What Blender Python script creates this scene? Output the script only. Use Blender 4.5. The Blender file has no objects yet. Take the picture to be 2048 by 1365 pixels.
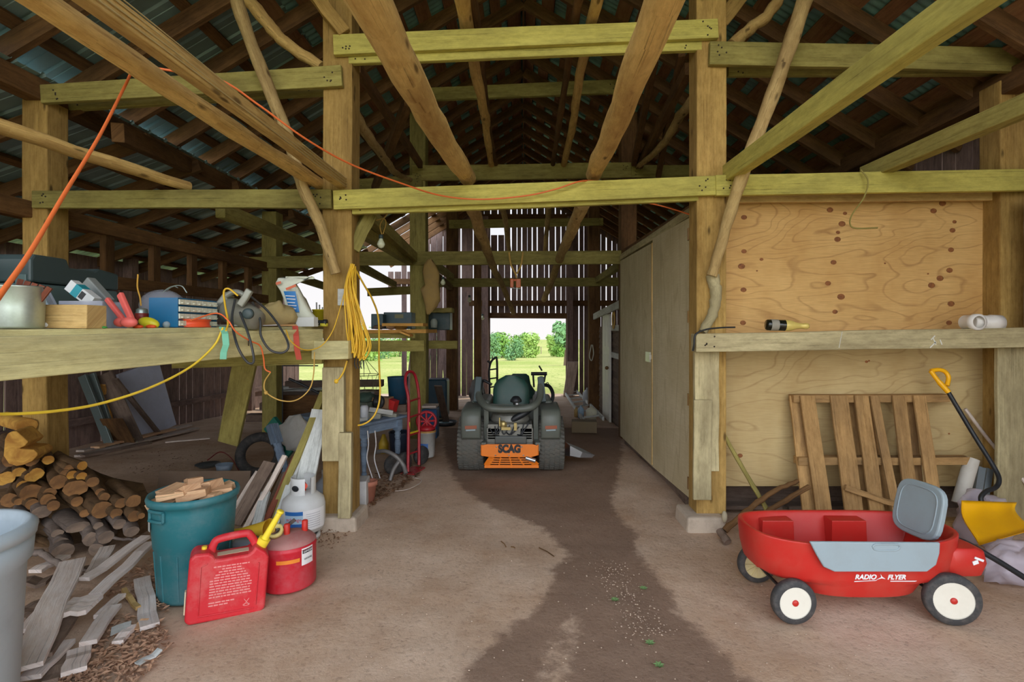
import bpy,bmesh,math,random
from mathutils import Vector as V, Matrix as MX, noise as NZ
R=random.Random(7)
SC=bpy.context.scene;C=SC.collection
PI=math.pi;rad=math.radians
F=1030.;CX=1047.;CY=662.;H=1.55
def gz(Y): return 0. if Y<6 else -.04*(Y-6)
def P(x,y,Y): return V(((x-CX)/F*Y,Y,H-(y-CY)/F*Y))
def G(x,y):
    Y=H*F/(y-CY)
    for k in range(20): Y=(H-gz(Y))*F/(y-CY)
    return V(((x-CX)/F*Y,Y,gz(Y)))
def U(a,b): return R.uniform(a,b)
# ---------------------------------------------------------------- meshes
def frame(d,up):
    d=d.normalized()
    if abs(d.dot(up))>.98: up=V((0,1,0)) if abs(d.y)<.9 else V((1,0,0))
    s=d.cross(up).normalized();u=s.cross(d).normalized()
    return s,u
class MB:
    def __init__(s): s.v=[];s.f=[];s.u=[];s.mi=[];s.sm=[];s.m=0
    def face(s,ids,uv=None,smooth=False): s.f.append(ids);s.u.append(uv);s.mi.append(s.m);s.sm.append(smooth)
    def vs(s,l):
        b=len(s.v);s.v+=[V(q) for q in l];return b
    def box(s,c,sz,rot=None,tap=1.):
        c=V(c);a,b,h=[q/2 for q in sz];l=[]
        for z,t in((-h,1),(h,tap)):
            for x,y in((-a,-b),(a,-b),(a,b),(-a,b)): l.append(V((x*t,y*t,z)))
        if rot is not None: l=[rot@q for q in l]
        i=s.vs([c+q for q in l])
        for f in((0,3,2,1),(4,5,6,7),(0,1,5,4),(1,2,6,5),(2,3,7,6),(3,0,4,7)): s.face([i+k for k in f])
        return s
    def bar(s,p0,p1,w,d,up=V((0,0,1)),n=1,j=0.,w1=None,d1=None,off=None):
        # rectangular timber; w along 'up'-ish, d across; uv u = metres along
        p0=V(p0);p1=V(p1);sd,u=frame(p1-p0,V(up));L=(p1-p0).length;rings=[]
        w1=w if w1 is None else w1;d1=d if d1 is None else d1;uo=U(0,9)
        for k in range(n+1):
            t=k/n;c=p0.lerp(p1,t)
            if 0<k<n or j<0: c=c+sd*U(-abs(j),abs(j))+u*U(-abs(j),abs(j))
            a=(w+(w1-w)*t)/2*(1+U(-1,1)*abs(j)*3);b=(d+(d1-d)*t)/2
            rings.append(s.vs([c+u*a+sd*b,c+u*a-sd*b,c-u*a-sd*b,c-u*a+sd*b]))
        per=[0,d,d+w,2*d+w,2*d+2*w]
        for k in range(n):
            for q in range(4):
                a,b=rings[k],rings[k+1];r=(q+1)%4
                s.face([a+q,a+r,b+r,b+q],[(uo+L*k/n,per[q]),(uo+L*k/n,per[q+1]),(uo+L*(k+1)/n,per[q+1]),(uo+L*(k+1)/n,per[q])])
        a,b=rings[0],rings[-1]
        for q in([a+3,a+2,a+1,a],[b,b+1,b+2,b+3]): s.face(q,[(uo,0),(uo+.02,d),(uo+.02,d+w),(uo,w)])
        return s
    def tube(s,pts,r,n=8,cap=True,closed=False,smooth=True,fl=1.):
        pts=[V(p) for p in pts];m=len(pts);rr=r if isinstance(r,(list,tuple)) else [r]*m
        u=None;rings=[];acc=U(0,5);al=[]
        for k in range(m):
            if closed: d=pts[(k+1)%m]-pts[k-1]
            else: d=pts[min(k+1,m-1)]-pts[max(k-1,0)]
            d.normalize()
            if u is None: sd,u=frame(d,V((0,0,1)))
            else:
                u=(u-d*u.dot(d)).normalized();sd=d.cross(u)
            if k: acc+=(pts[k]-pts[k-1]).length
            al.append(acc)
            rings.append(s.vs([pts[k]+(sd*math.cos(q*2*PI/n)+u*fl*math.sin(q*2*PI/n))*rr[k] for q in range(n)]))
        for k in range(m if closed else m-1):
            a,b=rings[k],rings[(k+1)%m];k2=(k+1)%m
            for q in range(n):
                t=(q+1)%n;c=2*PI*rr[k]/n
                s.face([a+q,a+t,b+t,b+q],[(al[k],q*c),(al[k],(q+1)*c),(al[k2],(q+1)*c),(al[k2],q*c)],smooth)
        if cap and not closed:
            for k,rv in((0,1),(m-1,0)):
                b=s.vs([s.v[rings[k]+q] for q in range(n)]);l=[b+q for q in range(n)]
                s.face(l[::-1] if rv else l)
        return s
    def loft(s,rings,cap=(1,1),smooth=True,closed=True):
        ids=[s.vs(r) for r in rings];n=len(rings[0])
        for a,b in zip(ids,ids[1:]):
            for q in range(n if closed else n-1):
                t=(q+1)%n;s.face([a+q,a+t,b+t,b+q],None,smooth)
        for k,rv in((0,1),(-1,0)):
            if cap[0 if rv else 1]:
                b=s.vs(rings[k]);l=[b+q for q in range(n)];s.face(l[::-1] if rv else l)
        return s
    def lathe(s,prof,c=(0,0,0),n=24,rot=None,sx=1.,sy=1.,smooth=True,cap=(0,0)):
        c=V(c);rings=[]
        for r,z in prof:
            l=[V((r*sx*math.cos(q*2*PI/n),r*sy*math.sin(q*2*PI/n),z)) for q in range(n)]
            rings.append([c+(rot@q if rot is not None else q) for q in l])
        return s.loft(rings,cap,smooth)
    def prism(s,poly,d,mx=None,smooth=False):
        # poly in xz, extruded along y by d (centred)
        n=len(poly);mx=mx or MX.Identity(4)
        a=s.vs([mx@V((x,-d/2,z)) for x,z in poly]);b=s.vs([mx@V((x,d/2,z)) for x,z in poly])
        s.face([a+k for k in range(n)]);s.face([b+k for k in range(n)][::-1])
        a2=s.vs([mx@V((x,-d/2,z)) for x,z in poly]);b2=s.vs([mx@V((x,d/2,z)) for x,z in poly])
        for k in range(n):
            t=(k+1)%n;s.face([a2+t,a2+k,b2+k,b2+t],None,smooth)
        return s
    def ball(s,c,r,n=12,sc=(1,1,1),rot=None,jit=0.,seed=0.):
        c=V(c);rings=[]
        for i in range(n//2+1):
            th=PI*i/(n//2);l=[]
            for q in range(n):
                d=V((math.sin(th)*math.cos(q*2*PI/n),math.sin(th)*math.sin(q*2*PI/n),-math.cos(th)))
                k=1+jit*NZ.noise(d*2.3+V((seed,seed*1.7,0))) if jit else 1
                d=V((d.x*sc[0],d.y*sc[1],d.z*sc[2]))*r*k
                l.append(c+(rot@d if rot is not None else d))
            rings.append(l)
        return s.loft(rings,(0,0))
    def build(s,name,mat,par=None,bev=0.,org=None,seg=2):
        mats=mat if isinstance(mat,(list,tuple)) else [mat]
        if par is not None:
            o0=par.matrix_basis.translation.copy();q=par.parent
            while q: o0=o0+q.matrix_basis.translation;q=q.parent
            if org is not None: o0=o0
        elif org is not None: o0=V(org)
        else:
            xs=[p.x for p in s.v];ys=[p.y for p in s.v];zs=[p.z for p in s.v]
            o0=V(((min(xs)+max(xs))/2,(min(ys)+max(ys))/2,min(zs)))
        me=bpy.data.meshes.new(name)
        me.from_pydata([tuple(p-o0) for p in s.v],[],s.f)
        for m in mats: me.materials.append(m)
        ul=me.uv_layers.new(name='UVMap').data
        for p,uv,mi,sm in zip(me.polygons,s.u,s.mi,s.sm):
            p.material_index=mi;p.use_smooth=sm
            if uv is None:
                nn=p.normal;ax=max(range(3),key=lambda k:abs(nn[k]));a,b=[(1,2),(0,2),(0,1)][ax]
                for li in p.loop_indices:
                    co=me.vertices[me.loops[li].vertex_index].co;ul[li].uv=(co[a],co[b])
            else:
                for li,q in zip(p.loop_indices,uv): ul[li].uv=q
        ob=bpy.data.objects.new(name,me);C.objects.link(ob)
        if par is not None: ob.parent=par
        else: ob.location=o0
        if bev:
            bm=bmesh.new();bm.from_mesh(me);bmesh.ops.remove_doubles(bm,verts=bm.verts,dist=1e-5);bm.to_mesh(me);bm.free()
            b=ob.modifiers.new('bevel','BEVEL');b.width=bev;b.segments=seg;b.limit_method='ANGLE';b.angle_limit=rad(40)
        return ob
def tag(o,label,cat,group=None,kind=None):
    o['label']=label;o['category']=cat
    if group:o['group']=group
    if kind:o['kind']=kind
    return o
def E(name,loc,label,cat,group=None):
    o=bpy.data.objects.new(name,None);C.objects.link(o);o.location=loc;o.empty_display_size=.05
    return tag(o,label,cat,group)
def ST(o,label=None,cat=None):
    o['kind']='structure'
    if label:o['label']=label
    if cat:o['category']=cat
    return o
def bez(pts,n=8):
    # catmull-rom through points
    pts=[V(p) for p in pts];q=[pts[0]*2-pts[1]]+pts+[pts[-1]*2-pts[-2]];o=[]
    for i in range(1,len(q)-2):
        a,b,c,d=q[i-1:i+3]
        for k in range(n):
            t=k/n;o.append(.5*((2*b)+(c-a)*t+(2*a-5*b+4*c-d)*t*t+(3*b-a-3*c+d)*t**3))
    o.append(pts[-1]);return o
def rot(ax,deg): return MX.Rotation(rad(deg),3,ax)
def text(body,name,mat,par,loc,rx,size,wid=None,ext=.001,ry=None,bold=0.,shear=0.):
    cu=bpy.data.curves.new(name,'FONT');cu.body=body;cu.size=size;cu.extrude=ext;cu.align_x='CENTER';cu.align_y='CENTER';cu.offset=bold;cu.shear=shear
    cu.materials.append(mat);o=bpy.data.objects.new(name,cu);C.objects.link(o);o.parent=par
    o.location=V(loc)-par.location;o.rotation_euler=rx
    if wid:o.scale=(wid,1,1)
    bpy.context.view_layer.update()
    me=bpy.data.meshes.new_from_object(o.evaluated_get(bpy.context.evaluated_depsgraph_get()))
    q=bpy.data.objects.new(name,me);C.objects.link(q);q.parent=par;q.location=o.location;q.rotation_euler=rx;q.scale=o.scale
    bpy.data.objects.remove(o);me.materials.clear();me.materials.append(mat);q.name=name
    return q
# ---------------------------------------------------------------- materials
def lin(c): return tuple((q/255/12.92 if q<=10 else ((q/255+.055)/1.055)**2.4) for q in c)+(1,)
class NT:
    def __init__(s,name):
        s.m=bpy.data.materials.new(name);s.m.use_nodes=True;s.t=s.m.node_tree;s.b=s.t.nodes['Principled BSDF']
    def n(s,ty,**kw):
        x=s.t.nodes.new('ShaderNode'+ty)
        for k,v in kw.items():
            if k.startswith('i_'):
                k=k[2:];k=int(k) if k.isdigit() else k.replace('_',' ')
                if hasattr(v,'node') or isinstance(v,bpy.types.NodeSocket): s.t.links.new(v,x.inputs[k])
                else: x.inputs[k].default_value=v
            else: setattr(x,k,v)
        return x
    def l(s,a,b): s.t.links.new(a,b)
    def noise(s,vec,sc,det=4,ro=.6,dist=0.): return s.n('TexNoise',i_Vector=vec,i_Scale=sc,i_Detail=det,i_Roughness=ro,i_Distortion=dist).outputs[0]
    def ramp(s,f,stops,interp='LINEAR'):
        r=s.n('ValToRGB');s.l(f,r.inputs[0]);e=r.color_ramp;e.interpolation=interp
        while len(e.elements)<len(stops): e.elements.new(.5)
        for q,(p,c) in zip(e.elements,stops): q.position=p;q.color=c if len(c)==4 else lin(c)
        return r.outputs[0]
    def mix(s,f,a,b,bt='MIX'):
        x=s.n('Mix',data_type='RGBA',blend_type=bt)
        for k,v in((0,f),(6,a),(7,b)):
            if isinstance(v,bpy.types.NodeSocket): s.l(v,x.inputs[k])
            elif isinstance(v,(int,float)): x.inputs[k].default_value=v
            else: x.inputs[k].default_value=v if len(v)==4 else lin(v)
        return x.outputs[2]
    def math(s,op,a,b=None):
        x=s.n('Math',operation=op)
        for k,v in((0,a),(1,b)):
            if v is None: continue
            if isinstance(v,bpy.types.NodeSocket): s.l(v,x.inputs[k])
            else: x.inputs[k].default_value=v
        return x.outputs[0]
    def mapp(s,vec,sc,loc=None):
        x=s.n('Mapping',i_Vector=vec,i_Scale=sc)
        if loc is not None: s.l(loc,x.inputs['Location'])
        return x.outputs[0]
    def bump(s,h,st,d=.01): s.l(s.n('Bump',i_Height=h,i_Strength=st,i_Distance=d).outputs[0],s.b.inputs['Normal'])
WOODK=1.
def wood(name,a,b,c=None,gs=(1.6,34.),rough=.85,stain=.5,bump=.4,var=.12,knots=0):
    t=NT(name);uv=t.n('TexCoord').outputs['UV'];ri=t.n('ObjectInfo').outputs['Random']
    ro=t.n('CombineXYZ',i_X=t.math('MULTIPLY',ri,37.),i_Y=t.math('MULTIPLY',ri,91.)).outputs[0]
    g=t.noise(t.mapp(uv,(gs[0],gs[1]*.8,1),ro),1.,6,.7,.8)
    g2=t.noise(t.mapp(uv,(gs[0]*.6,gs[1]*3.5,1),ro),1.,3,.6)
    col=t.ramp(g,[(.26,b),(.66,a)])
    dk=tuple(q*.55 for q in b)
    col=t.mix(t.math('MULTIPLY',t.ramp(g2,[(.31,(255,255,255)),(.42,(0,0,0))]),.8),col,dk)
    mo=t.noise(t.mapp(uv,(5,14,1),ro),1.6,6,.75)
    col=t.mix(t.math('MULTIPLY',t.ramp(mo,[(.38,(0,0,0)),(.62,(255,255,255))]),.38),col,tuple(min(255,q*1.18+8) for q in a))
    if knots:
        vo=t.n('TexVoronoi',i_Vector=t.mapp(uv,(3.2,9,1),ro),i_Scale=1.).outputs[0]
        col=t.mix(t.math('MULTIPLY',t.ramp(vo,[(.07,(255,255,255)),(.16,(0,0,0))]),.8),col,tuple(q*.4 for q in b))
    st=t.noise(t.mapp(uv,(.9,3.,1),ro),1.3,5,.6)
    col=t.mix(t.math('MULTIPLY',t.ramp(st,[(.42,(0,0,0)),(.66,(255,255,255))]),stain),col,c or dk)
    hs=t.n('HueSaturation',i_Color=col,i_Value=t.math('ADD',t.math('MULTIPLY',ri,2*var),1-var)).outputs[0]
    t.l(hs,t.b.inputs['Base Color']);t.b.inputs['Roughness'].default_value=rough
    t.b.inputs['Specular IOR Level'].default_value=.2
    t.bump(g,bump,.008);return t.m
def plain(name,c,rough=.5,metal=0.,dirt=.25,dc=(120,105,90),sc=6.,spec=.5,bump=0.,coat=0.,alpha=1.,emit=0):
    t=NT(name);co=t.n('TexCoord').outputs['Object']
    nz=t.noise(co,sc,6,.7)
    col=t.mix(t.math('MULTIPLY',t.ramp(nz,[(.45,(0,0,0)),(.75,(255,255,255))]),dirt),c,dc)
    t.l(col,t.b.inputs['Base Color']);t.b.inputs['Roughness'].default_value=rough;t.b.inputs['Metallic'].default_value=metal
    t.b.inputs['Specular IOR Level'].default_value=spec
    if bump: t.bump(t.noise(co,sc*3,5),bump,.01)
    if alpha<1: t.b.inputs['Alpha'].default_value=alpha
    return t.m
def clear(name,c,rough=.15,a=.45):
    t=NT(name);t.b.inputs['Base Color'].default_value=lin(c);t.b.inputs['Roughness'].default_value=rough
    t.b.inputs['Alpha'].default_value=a;return t.m
W={}
W['beam']=wood('beam_wood',(196,186,98),(166,154,76),(112,104,60),stain=.45)       # nailed tie boards, pale olive
W['bench']=wood('bench_wood',(214,204,150),(184,172,118),(120,116,96),stain=.55)
W['olive']=wood('olive_wood',(158,148,84),(126,114,60),(82,72,42),stain=.5)
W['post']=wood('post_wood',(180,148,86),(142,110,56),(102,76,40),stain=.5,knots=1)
W['postlow']=wood('post_low_wood',(188,176,136),(152,140,104),(112,98,72),stain=.5)
W['pole']=wood('pole_wood',(214,180,114),(182,142,80),(136,98,54),gs=(2.2,26),stain=.55,bump=.8,knots=1)
W['sap']=wood('sapling_wood',(190,164,112),(150,120,72),(106,80,48),gs=(2.2,26),stain=.55,knots=1)
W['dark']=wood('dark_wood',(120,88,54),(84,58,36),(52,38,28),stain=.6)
W['rafter']=wood('rafter_wood',(128,94,60),(94,66,42),(52,40,32),stain=.6)
W['sheath']=wood('sheathing_wood',(132,92,64),(90,60,44),(176,142,98),stain=.35,gs=(1.2,40))
W['grey']=wood('weathered_wood',(212,198,186),(180,164,150),(142,124,112),stain=.5,bump=.7)
W['pale']=wood('pale_plank_wood',(236,222,212),(208,192,180),(164,148,138),stain=.45,bump=.7)
W['greyd']=wood('dull_board_wood',(130,112,98),(98,82,72),(70,58,50),stain=.5,bump=.7)
W['wallb']=wood('wall_board_wood',(146,122,112),(106,88,84),(72,62,62),stain=.5)
W['pallet']=wood('pallet_wood',(178,142,92),(140,106,64),(92,74,56),stain=.55)
W['ply']=wood('ply_edge_wood',(206,176,118),(178,142,86),(140,104,60),stain=.4)
W['scrap']=wood('scrap_wood',(226,182,142),(196,144,104),(150,108,80),stain=.4)
W['white']=wood('painted_wood',(206,210,206),(176,180,176),(140,136,128),stain=.45)
W['orange']=wood('fresh_plank_wood',(206,158,84),(172,122,56),(120,90,56),stain=.4)
W['red']=wood('red_brown_wood',(136,78,58),(98,54,44),(60,40,36),stain=.4)
M_tealmetal=plain('corrugated_metal',(134,182,178),.5,.25,.6,(92,72,58),2.)
M_newmetal=plain('ribbed_roof_metal',(142,170,170),.45,.3,.4,(96,108,104),2.)
SKY_BACK,SKY_FRONT,SUN_E=1.0,4.1,2.2
# ================================================================ camera, light
cam=bpy.data.cameras.new('camera');co=bpy.data.objects.new('camera',cam);C.objects.link(co)
co.location=(0,0,H);co.rotation_euler=(PI/2,0,0);cam.sensor_width=36;cam.lens=F/2048*36
cam.shift_x=(1024-CX)/2048;cam.shift_y=(CY-682.5)/2048;cam.clip_start=.05;cam.clip_end=2000;SC.camera=co
SC.cycles.adaptive_threshold=.025;SC.cycles.use_denoising=True
SC.view_settings.view_transform='Standard';SC.view_settings.look='None';SC.view_settings.exposure=0.;SC.view_settings.gamma=1
w=bpy.data.worlds.new('sky');SC.world=w;w.use_nodes=True;nt=w.node_tree;bg=nt.nodes['Background']
tc=nt.nodes.new('ShaderNodeTexCoord');sx=nt.nodes.new('ShaderNodeSeparateXYZ');nt.links.new(tc.outputs['Generated'],sx.inputs[0])
# sky strength added behind the visitor to light the interior, lower over the fields
def mr(src,a,b,c,d):
    x=nt.nodes.new('ShaderNodeMapRange');x.interpolation_type='SMOOTHSTEP';nt.links.new(src,x.inputs[0])
    for k,q in zip((1,2,3,4),(a,b,c,d)): x.inputs[k].default_value=q
    return x.outputs[0]
st=mr(sx.outputs['Y'],.35,-.8,SKY_BACK,SKY_FRONT);nt.links.new(st,bg.inputs['Strength'])
rp=nt.nodes.new('ShaderNodeValToRGB');nt.links.new(sx.outputs['Z'],rp.inputs[0])
rp.color_ramp.elements[0].color=(1,.97,.97,1);rp.color_ramp.elements[1].color=(.62,.78,1,1);rp.color_ramp.elements[1].position=.9
nt.links.new(rp.outputs[0],bg.inputs['Color'])
su=bpy.data.lights.new('sun','SUN');so=bpy.data.objects.new('sun',su);C.objects.link(so);su.energy=SUN_E;su.angle=.02;su.color=(1,.95,.85)
so.rotation_euler=(rad(-24),rad(30),0)
# ================================================================ ground
wl=[(880,830),(895,920),(905,950),(935,985),(985,1015),(1050,1040),(1085,1055),(1120,1085),(1142,1115),(1100,1135),(1112,1165),(1085,1200),(1060,1230),(1000,1258),(980,1285),(935,1330),(920,1365),(860,1500),(1650,1500),(1500,1365),(1450,1310),(1400,1258),(1362,1230),(1335,1180),(1300,1140),(1272,1100),(1272,1065),(1235,1030),(1222,1000),(1235,950),(1245,900),(1235,830)]
WP=[tuple(G(*q).xy) for q in wl]
HP=[tuple(G(*q).xy) for q in((1140,1222),(1108,1262),(1078,1305),(1058,1370),(1055,1420),(1130,1420),(1140,1365),(1158,1300),(1170,1250))]
def sdist(x,y,poly):
    d=1e9;ins=False;n=len(poly)
    for i in range(n):
        ax,ay=poly[i];bx,by=poly[(i+1)%n];ex,ey=bx-ax,by-ay
        t=max(0,min(1,((x-ax)*ex+(y-ay)*ey)/(ex*ex+ey*ey+1e-12)))
        dd=(x-ax-ex*t)**2+(y-ay-ey*t)**2
        if dd<d:d=dd
        if (ay>y)!=(by>y) and x<(bx-ax)*(y-ay)/(by-ay)+ax: ins=not ins
    return (d**.5)*(1 if ins else -1)
b=MB();wet=[]
ys=[-3+.25*k for k in range(20)]+[2+.06*k for k in range(100)]+[8+.2*k for k in range(41)]
xs=[-7+.2*k for k in range(23)]+[-2.5+.06*k for k in range(92)]+[3.0+.2*k for k in range(17)]
nx=len(xs)
for y in ys:
    for x in xs:
        z=gz(y)+.012*NZ.noise(V((x*1.7,y*1.7,0)))+.006*NZ.noise(V((x*7,y*7,2)))-.008
        b.v.append(V((x,y,z)));wet.append(max(-.6,min(.6,sdist(x,y,WP),max(.0,.03-sdist(x,y,HP)))) if -1.6<x<3 and y<9 else -.6)
for j in range(len(ys)-1):
    for i in range(nx-1): b.face([j*nx+i,j*nx+i+1,(j+1)*nx+i+1,(j+1)*nx+i],None,True)
t=NT('dirt_floor');oc=t.n('TexCoord').outputs['Object']
at=t.n('Attribute',attribute_name='wet').outputs['Fac']
n1=t.noise(oc,1.3,7,.65);n2=t.noise(oc,38,5,.7);n3=t.noise(oc,5,6,.65);n4=t.noise(oc,150,2,.5)
dry=t.mix(t.ramp(n1,[(.35,(0,0,0)),(.65,(255,255,255))]),(216,190,166),(188,156,128))
dry=t.mix(t.math('MULTIPLY',t.ramp(n3,[(.5,(0,0,0)),(.75,(255,255,255))]),.35),dry,(170,140,116))
wt=t.mix(n3,(112,86,70),(156,130,110))
sw=t.math('ADD',at,t.math('MULTIPLY',t.math('SUBTRACT',t.noise(oc,9,5,.7),.5),.22))
wf=t.n('MapRange',interpolation_type='SMOOTHSTEP',i_0=sw,i_1=-.045,i_2=.04,i_3=0.,i_4=.88).outputs[0]
col=t.mix(wf,dry,wt)
col=t.mix(t.math('MULTIPLY',t.ramp(n2,[(.32,(255,255,255)),(.46,(0,0,0))]),.35),col,(92,70,56))
col=t.mix(t.ramp(n4,[(.7,(0,0,0)),(.78,(190,190,190))]),col,(222,208,192))
t.l(col,t.b.inputs['Base Color']);t.b.inputs['Roughness'].default_value=.95;t.b.inputs['Specular IOR Level'].default_value=.15
t.bump(t.math('ADD',t.math('MULTIPLY',n2,.6),n3),.5,.015)
fl=b.build('floor',t.m,org=(0,0,0))
a=fl.data.attributes.new('wet','FLOAT','POINT')
for k,q in enumerate(wet): a.data[k].value=q
ST(fl)
# field around the barn
def fz(x,y):
    if y<16: z=gz(max(y,0))-.06
    elif y<80: z=-.46-(y-16)*.029
    else: z=-2.32-(y-80)*.0115
    return z+.25*NZ.noise(V((x*.05,y*.05,0)))*min(1,max(0,y-18)/20)
b=MB();ys=[-60,-40,-25,-15,-8,-4,-1,2,5,8,11,14,15,16,17,18,20,22,25,28,32,36,42,50,60,70,80,95,115,140,170,200,240,280,340,420,520];xs=[-300,-200,-140,-100,-70,-50,-35,-25,-18,-14,-11,-9,-7,-5,-3,-1,1,3,5,7,9,12,15,20,28,38,50,70,100,140,200,300];nx=len(xs)
for y in ys:
    for x in xs: b.v.append(V((x,y,fz(x,y))))
for j in range(len(ys)-1):
    for i in range(nx-1): b.face([j*nx+i,j*nx+i+1,(j+1)*nx+i+1,(j+1)*nx+i],None,True)
t=NT('meadow_grass');oc=t.n('TexCoord').outputs['Object']
col=t.mix(t.ramp(t.noise(oc,.12,5,.6),[(.35,(0,0,0)),(.65,(255,255,255))]),(150,160,84),(186,180,116))
col=t.mix(t.ramp(t.noise(t.mapp(oc,(3,.8,1)),2.5,6,.7),[(.3,(255,255,255)),(.5,(0,0,0))]),col,(116,134,66))
t.l(col,t.b.inputs['Base Color']);t.b.inputs['Roughness'].default_value=1;t.b.inputs['Specular IOR Level'].default_value=.05
ST(b.build('field',t.m,org=(0,0,0)))
# ================================================================ roof
RZ=6.0;PT=.6
def rz(x): return RZ-PT*abs(x)
def corr(name,m,x0,z0,x1,z1,y0,y1,per,amp,nx=2):
    b=MB();n=int((y1-y0)/per*6);rr=[]
    for i in range(nx+1):
        t_=i/nx;x=x0+(x1-x0)*t_;z=z0+(z1-z0)*t_
        rr.append(b.vs([(x,y0+(y1-y0)*k/n,z+amp*math.sin((y0+(y1-y0)*k/n)/per*2*PI)) for k in range(n+1)]))
    for i in range(nx):
        for k in range(n): b.face([rr[i]+k,rr[i]+k+1,rr[i+1]+k+1,rr[i+1]+k],None,True)
    return ST(b.build(name,m,org=(0,0,0)))
def ribbed(name,m,x0,z0,x1,z1,y0,y1,pitch=.23):
    b=MB();ys=[];y=y0
    while y<y1:
        ys+=[(y,0),(y+.012,.022),(y+.035,.022),(y+.047,0),(y+.1,0),(y+.104,.006),(y+.114,.006),(y+.118,0)];y+=pitch
    a=b.vs([(x0,y,z0+h) for y,h in ys]);c=b.vs([(x1,y,z1+h) for y,h in ys])
    for k in range(len(ys)-1): b.face([a+k,a+k+1,c+k+1,c+k])
    return ST(b.build(name,m,org=(0,0,0)))
corr('ceiling_metal',M_tealmetal,0,RZ+.05,4.35,rz(4.35)+.05,-.6,15.6,.076,.009)
corr('ceiling_metal',M_tealmetal,0,RZ+.05,-2.3,rz(2.3)+.05,-.6,15.6,.076,.009)
ribbed('ceiling_metal',M_newmetal,-2.2,rz(2.2)+.06,-4.0,rz(4.0)+.06,-.6,12.2)
LZ0,LP=3.48,.36
def lz(x): return LZ0-LP*(-3.8-x)
ribbed('ceiling_metal',M_newmetal,-3.75,lz(-3.75)+.05,-6.6,lz(-6.6)+.05,-.6,12.4)
b=MB()   # skip sheathing under the old tin
for sgn,lim in((1,4.2),(-1,2.35)):
    x=.03
    while x<lim:
        wd=U(.13,.26);y=-.5+U(-.3,0)
        while y<15.4:
            L=U(2.4,4.2);y1=min(15.5,y+L);jx=U(-.012,.012)
            xc=x+wd*.43+jx;nrm=V((sgn*PT,0,1)).normalized()
            b.bar(V((sgn*xc,y,rz(xc))),V((sgn*xc,y1-.01,rz(xc))),.02,wd*U(.8,.98),up=nrm);y=y1
        x+=wd*.86+U(.03,.14)
ST(b.build('ceiling_sheathing',W['sheath'],org=(0,0,0)))
b=MB()
for x in [2.45+.42*k for k in range(4)]:
    b.bar((-x,-.5,rz(x)+.02),(-x,12.3,rz(x)+.02),.035,.1,up=V((-PT,0,1)))
for k in range(7):
    x=-3.95-.42*k;b.bar((x,-.5,lz(x)+.02),(x,12.4,lz(x)+.02),.04,.09,up=V((-LP,0,1)))
ST(b.build('ceiling_purlins',W['dark'],org=(0,0,0)))
for k in range(26):
    y=.12+.61*k
    for sgn in(1,-1):
        o=MB().bar((sgn*.02,y,RZ-.1),(sgn*(4.25 if sgn>0 else 4.0),y,rz(4.25 if sgn>0 else 4.0)-.1),.15,.055,n=3,j=.006).build('ceiling_rafter',W['rafter']);ST(o)
for k in range(16):
    y=.3+.8*k
    ST(MB().bar((-3.7,y,lz(-3.7)-.07),(-6.4,y,lz(-6.4)-.07),.13,.05).build('ceiling_rafter',W['dark']))
ST(MB().bar((0,-.5,RZ-.02),(0,15.4,RZ-.02),.16,.03).build('ceiling_ridge',W['rafter']))
# front bent, over and beside the visitor
for x in(-3.85,-1.5,1.5,3.9): ST(MB().bar((x,.1,0),(x,.1,rz(x)-.2 if abs(x)<3.8 else 3.4),.2,.2,up=V((1,0,0))).build('wall_front_post',W['post'],org=(x,.1,0)))
ST(MB().bar((-3.95,.12,2.63),(4.0,.12,2.67),.16,.06).build('wall_front_header',W['beam']))
# ================================================================ walls
def boards(name,m,a,bb,zf0,zf1,gap=(.01,.035),wd=(.13,.2),skip=None,th=.025,hole=None):
    a=V(a);bb=V(bb);d=(bb-a);L=d.length;d.normalize();nn=V((-d.y,d.x,0));b=MB();s=0
    while s<L-.05:
        w_=min(U(*wd),L-s);c=a+d*(s+w_/2);z0=zf0(c);z1=zf1(c)
        for (q0,q1) in (skip(c,z0,z1) if skip else [(z0,z1)]):
            if q1-q0>.03: b.bar(V((c.x,c.y,q0))+nn*U(-.01,.01),V((c.x+U(-.01,.01)*d.x,c.y,q1)),w_,th,up=d)
        s+=w_+U(*gap)
    return ST(b.build(name,m,org=(0,0,0)))
OX0,OX1,OZ=-1.02,1.27,1.93
def bskip(c,z0,z1):
    x=c.x
    if OX0-.05<x<OX1+.05:
        if -1.3<x<-.55: return [(OZ,4.55+U(-.2,.2)),(4.95+U(-.15,.1),z1)]
        return [(OZ,z1)]
    if x<-2.9: return [(z0,z1)] if R.random()<.12 else [(2.75,min(z1,3.3))]
    return [(z0,z1)]
boards('wall_back',W['wallb'],(-4.0,15.25,0),(4.3,15.25,0),lambda c:gz(15.2)+U(-.05,.03),lambda c:rz(c.x)+.03,gap=(.004,.042),wd=(.11,.19),skip=bskip)
b=MB()
for z,x0,x1 in((2.36,-1.6,2.9),(2.0,-1.02,1.3),(3.0,-3.9,3.9),(3.75,-2.6,2.6),(4.9,-1.5,1.5)): b.bar((x0,15.16,z),(x1,15.16,z+U(-.02,.02)),.16,.07)
ST(b.build('wall_back_girts',W['dark'],org=(0,0,0)))
for x in(-1.12,1.36): ST(MB().bar((x,15.12,gz(15.1)-.1),(x,15.12,4.9),.17,.17,up=V((1,0,0))).build('door_4_jamb' if x<0 else 'door_4_jamb',W['wallb']))
lsk=lambda c,z0,z1:[(z0,1.62),(1.95,z1)] if 8.6<c.y<9.3 else [(z0,z1)]
boards('wall_left',W['wallb'],(-6.2,-.5,0),(-6.2,14.2,0),lambda c:gz(c.y)-.05,lambda c:lz(-6.2),gap=(.004,.022),wd=(.13,.19),skip=lsk)
b=MB()
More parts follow.
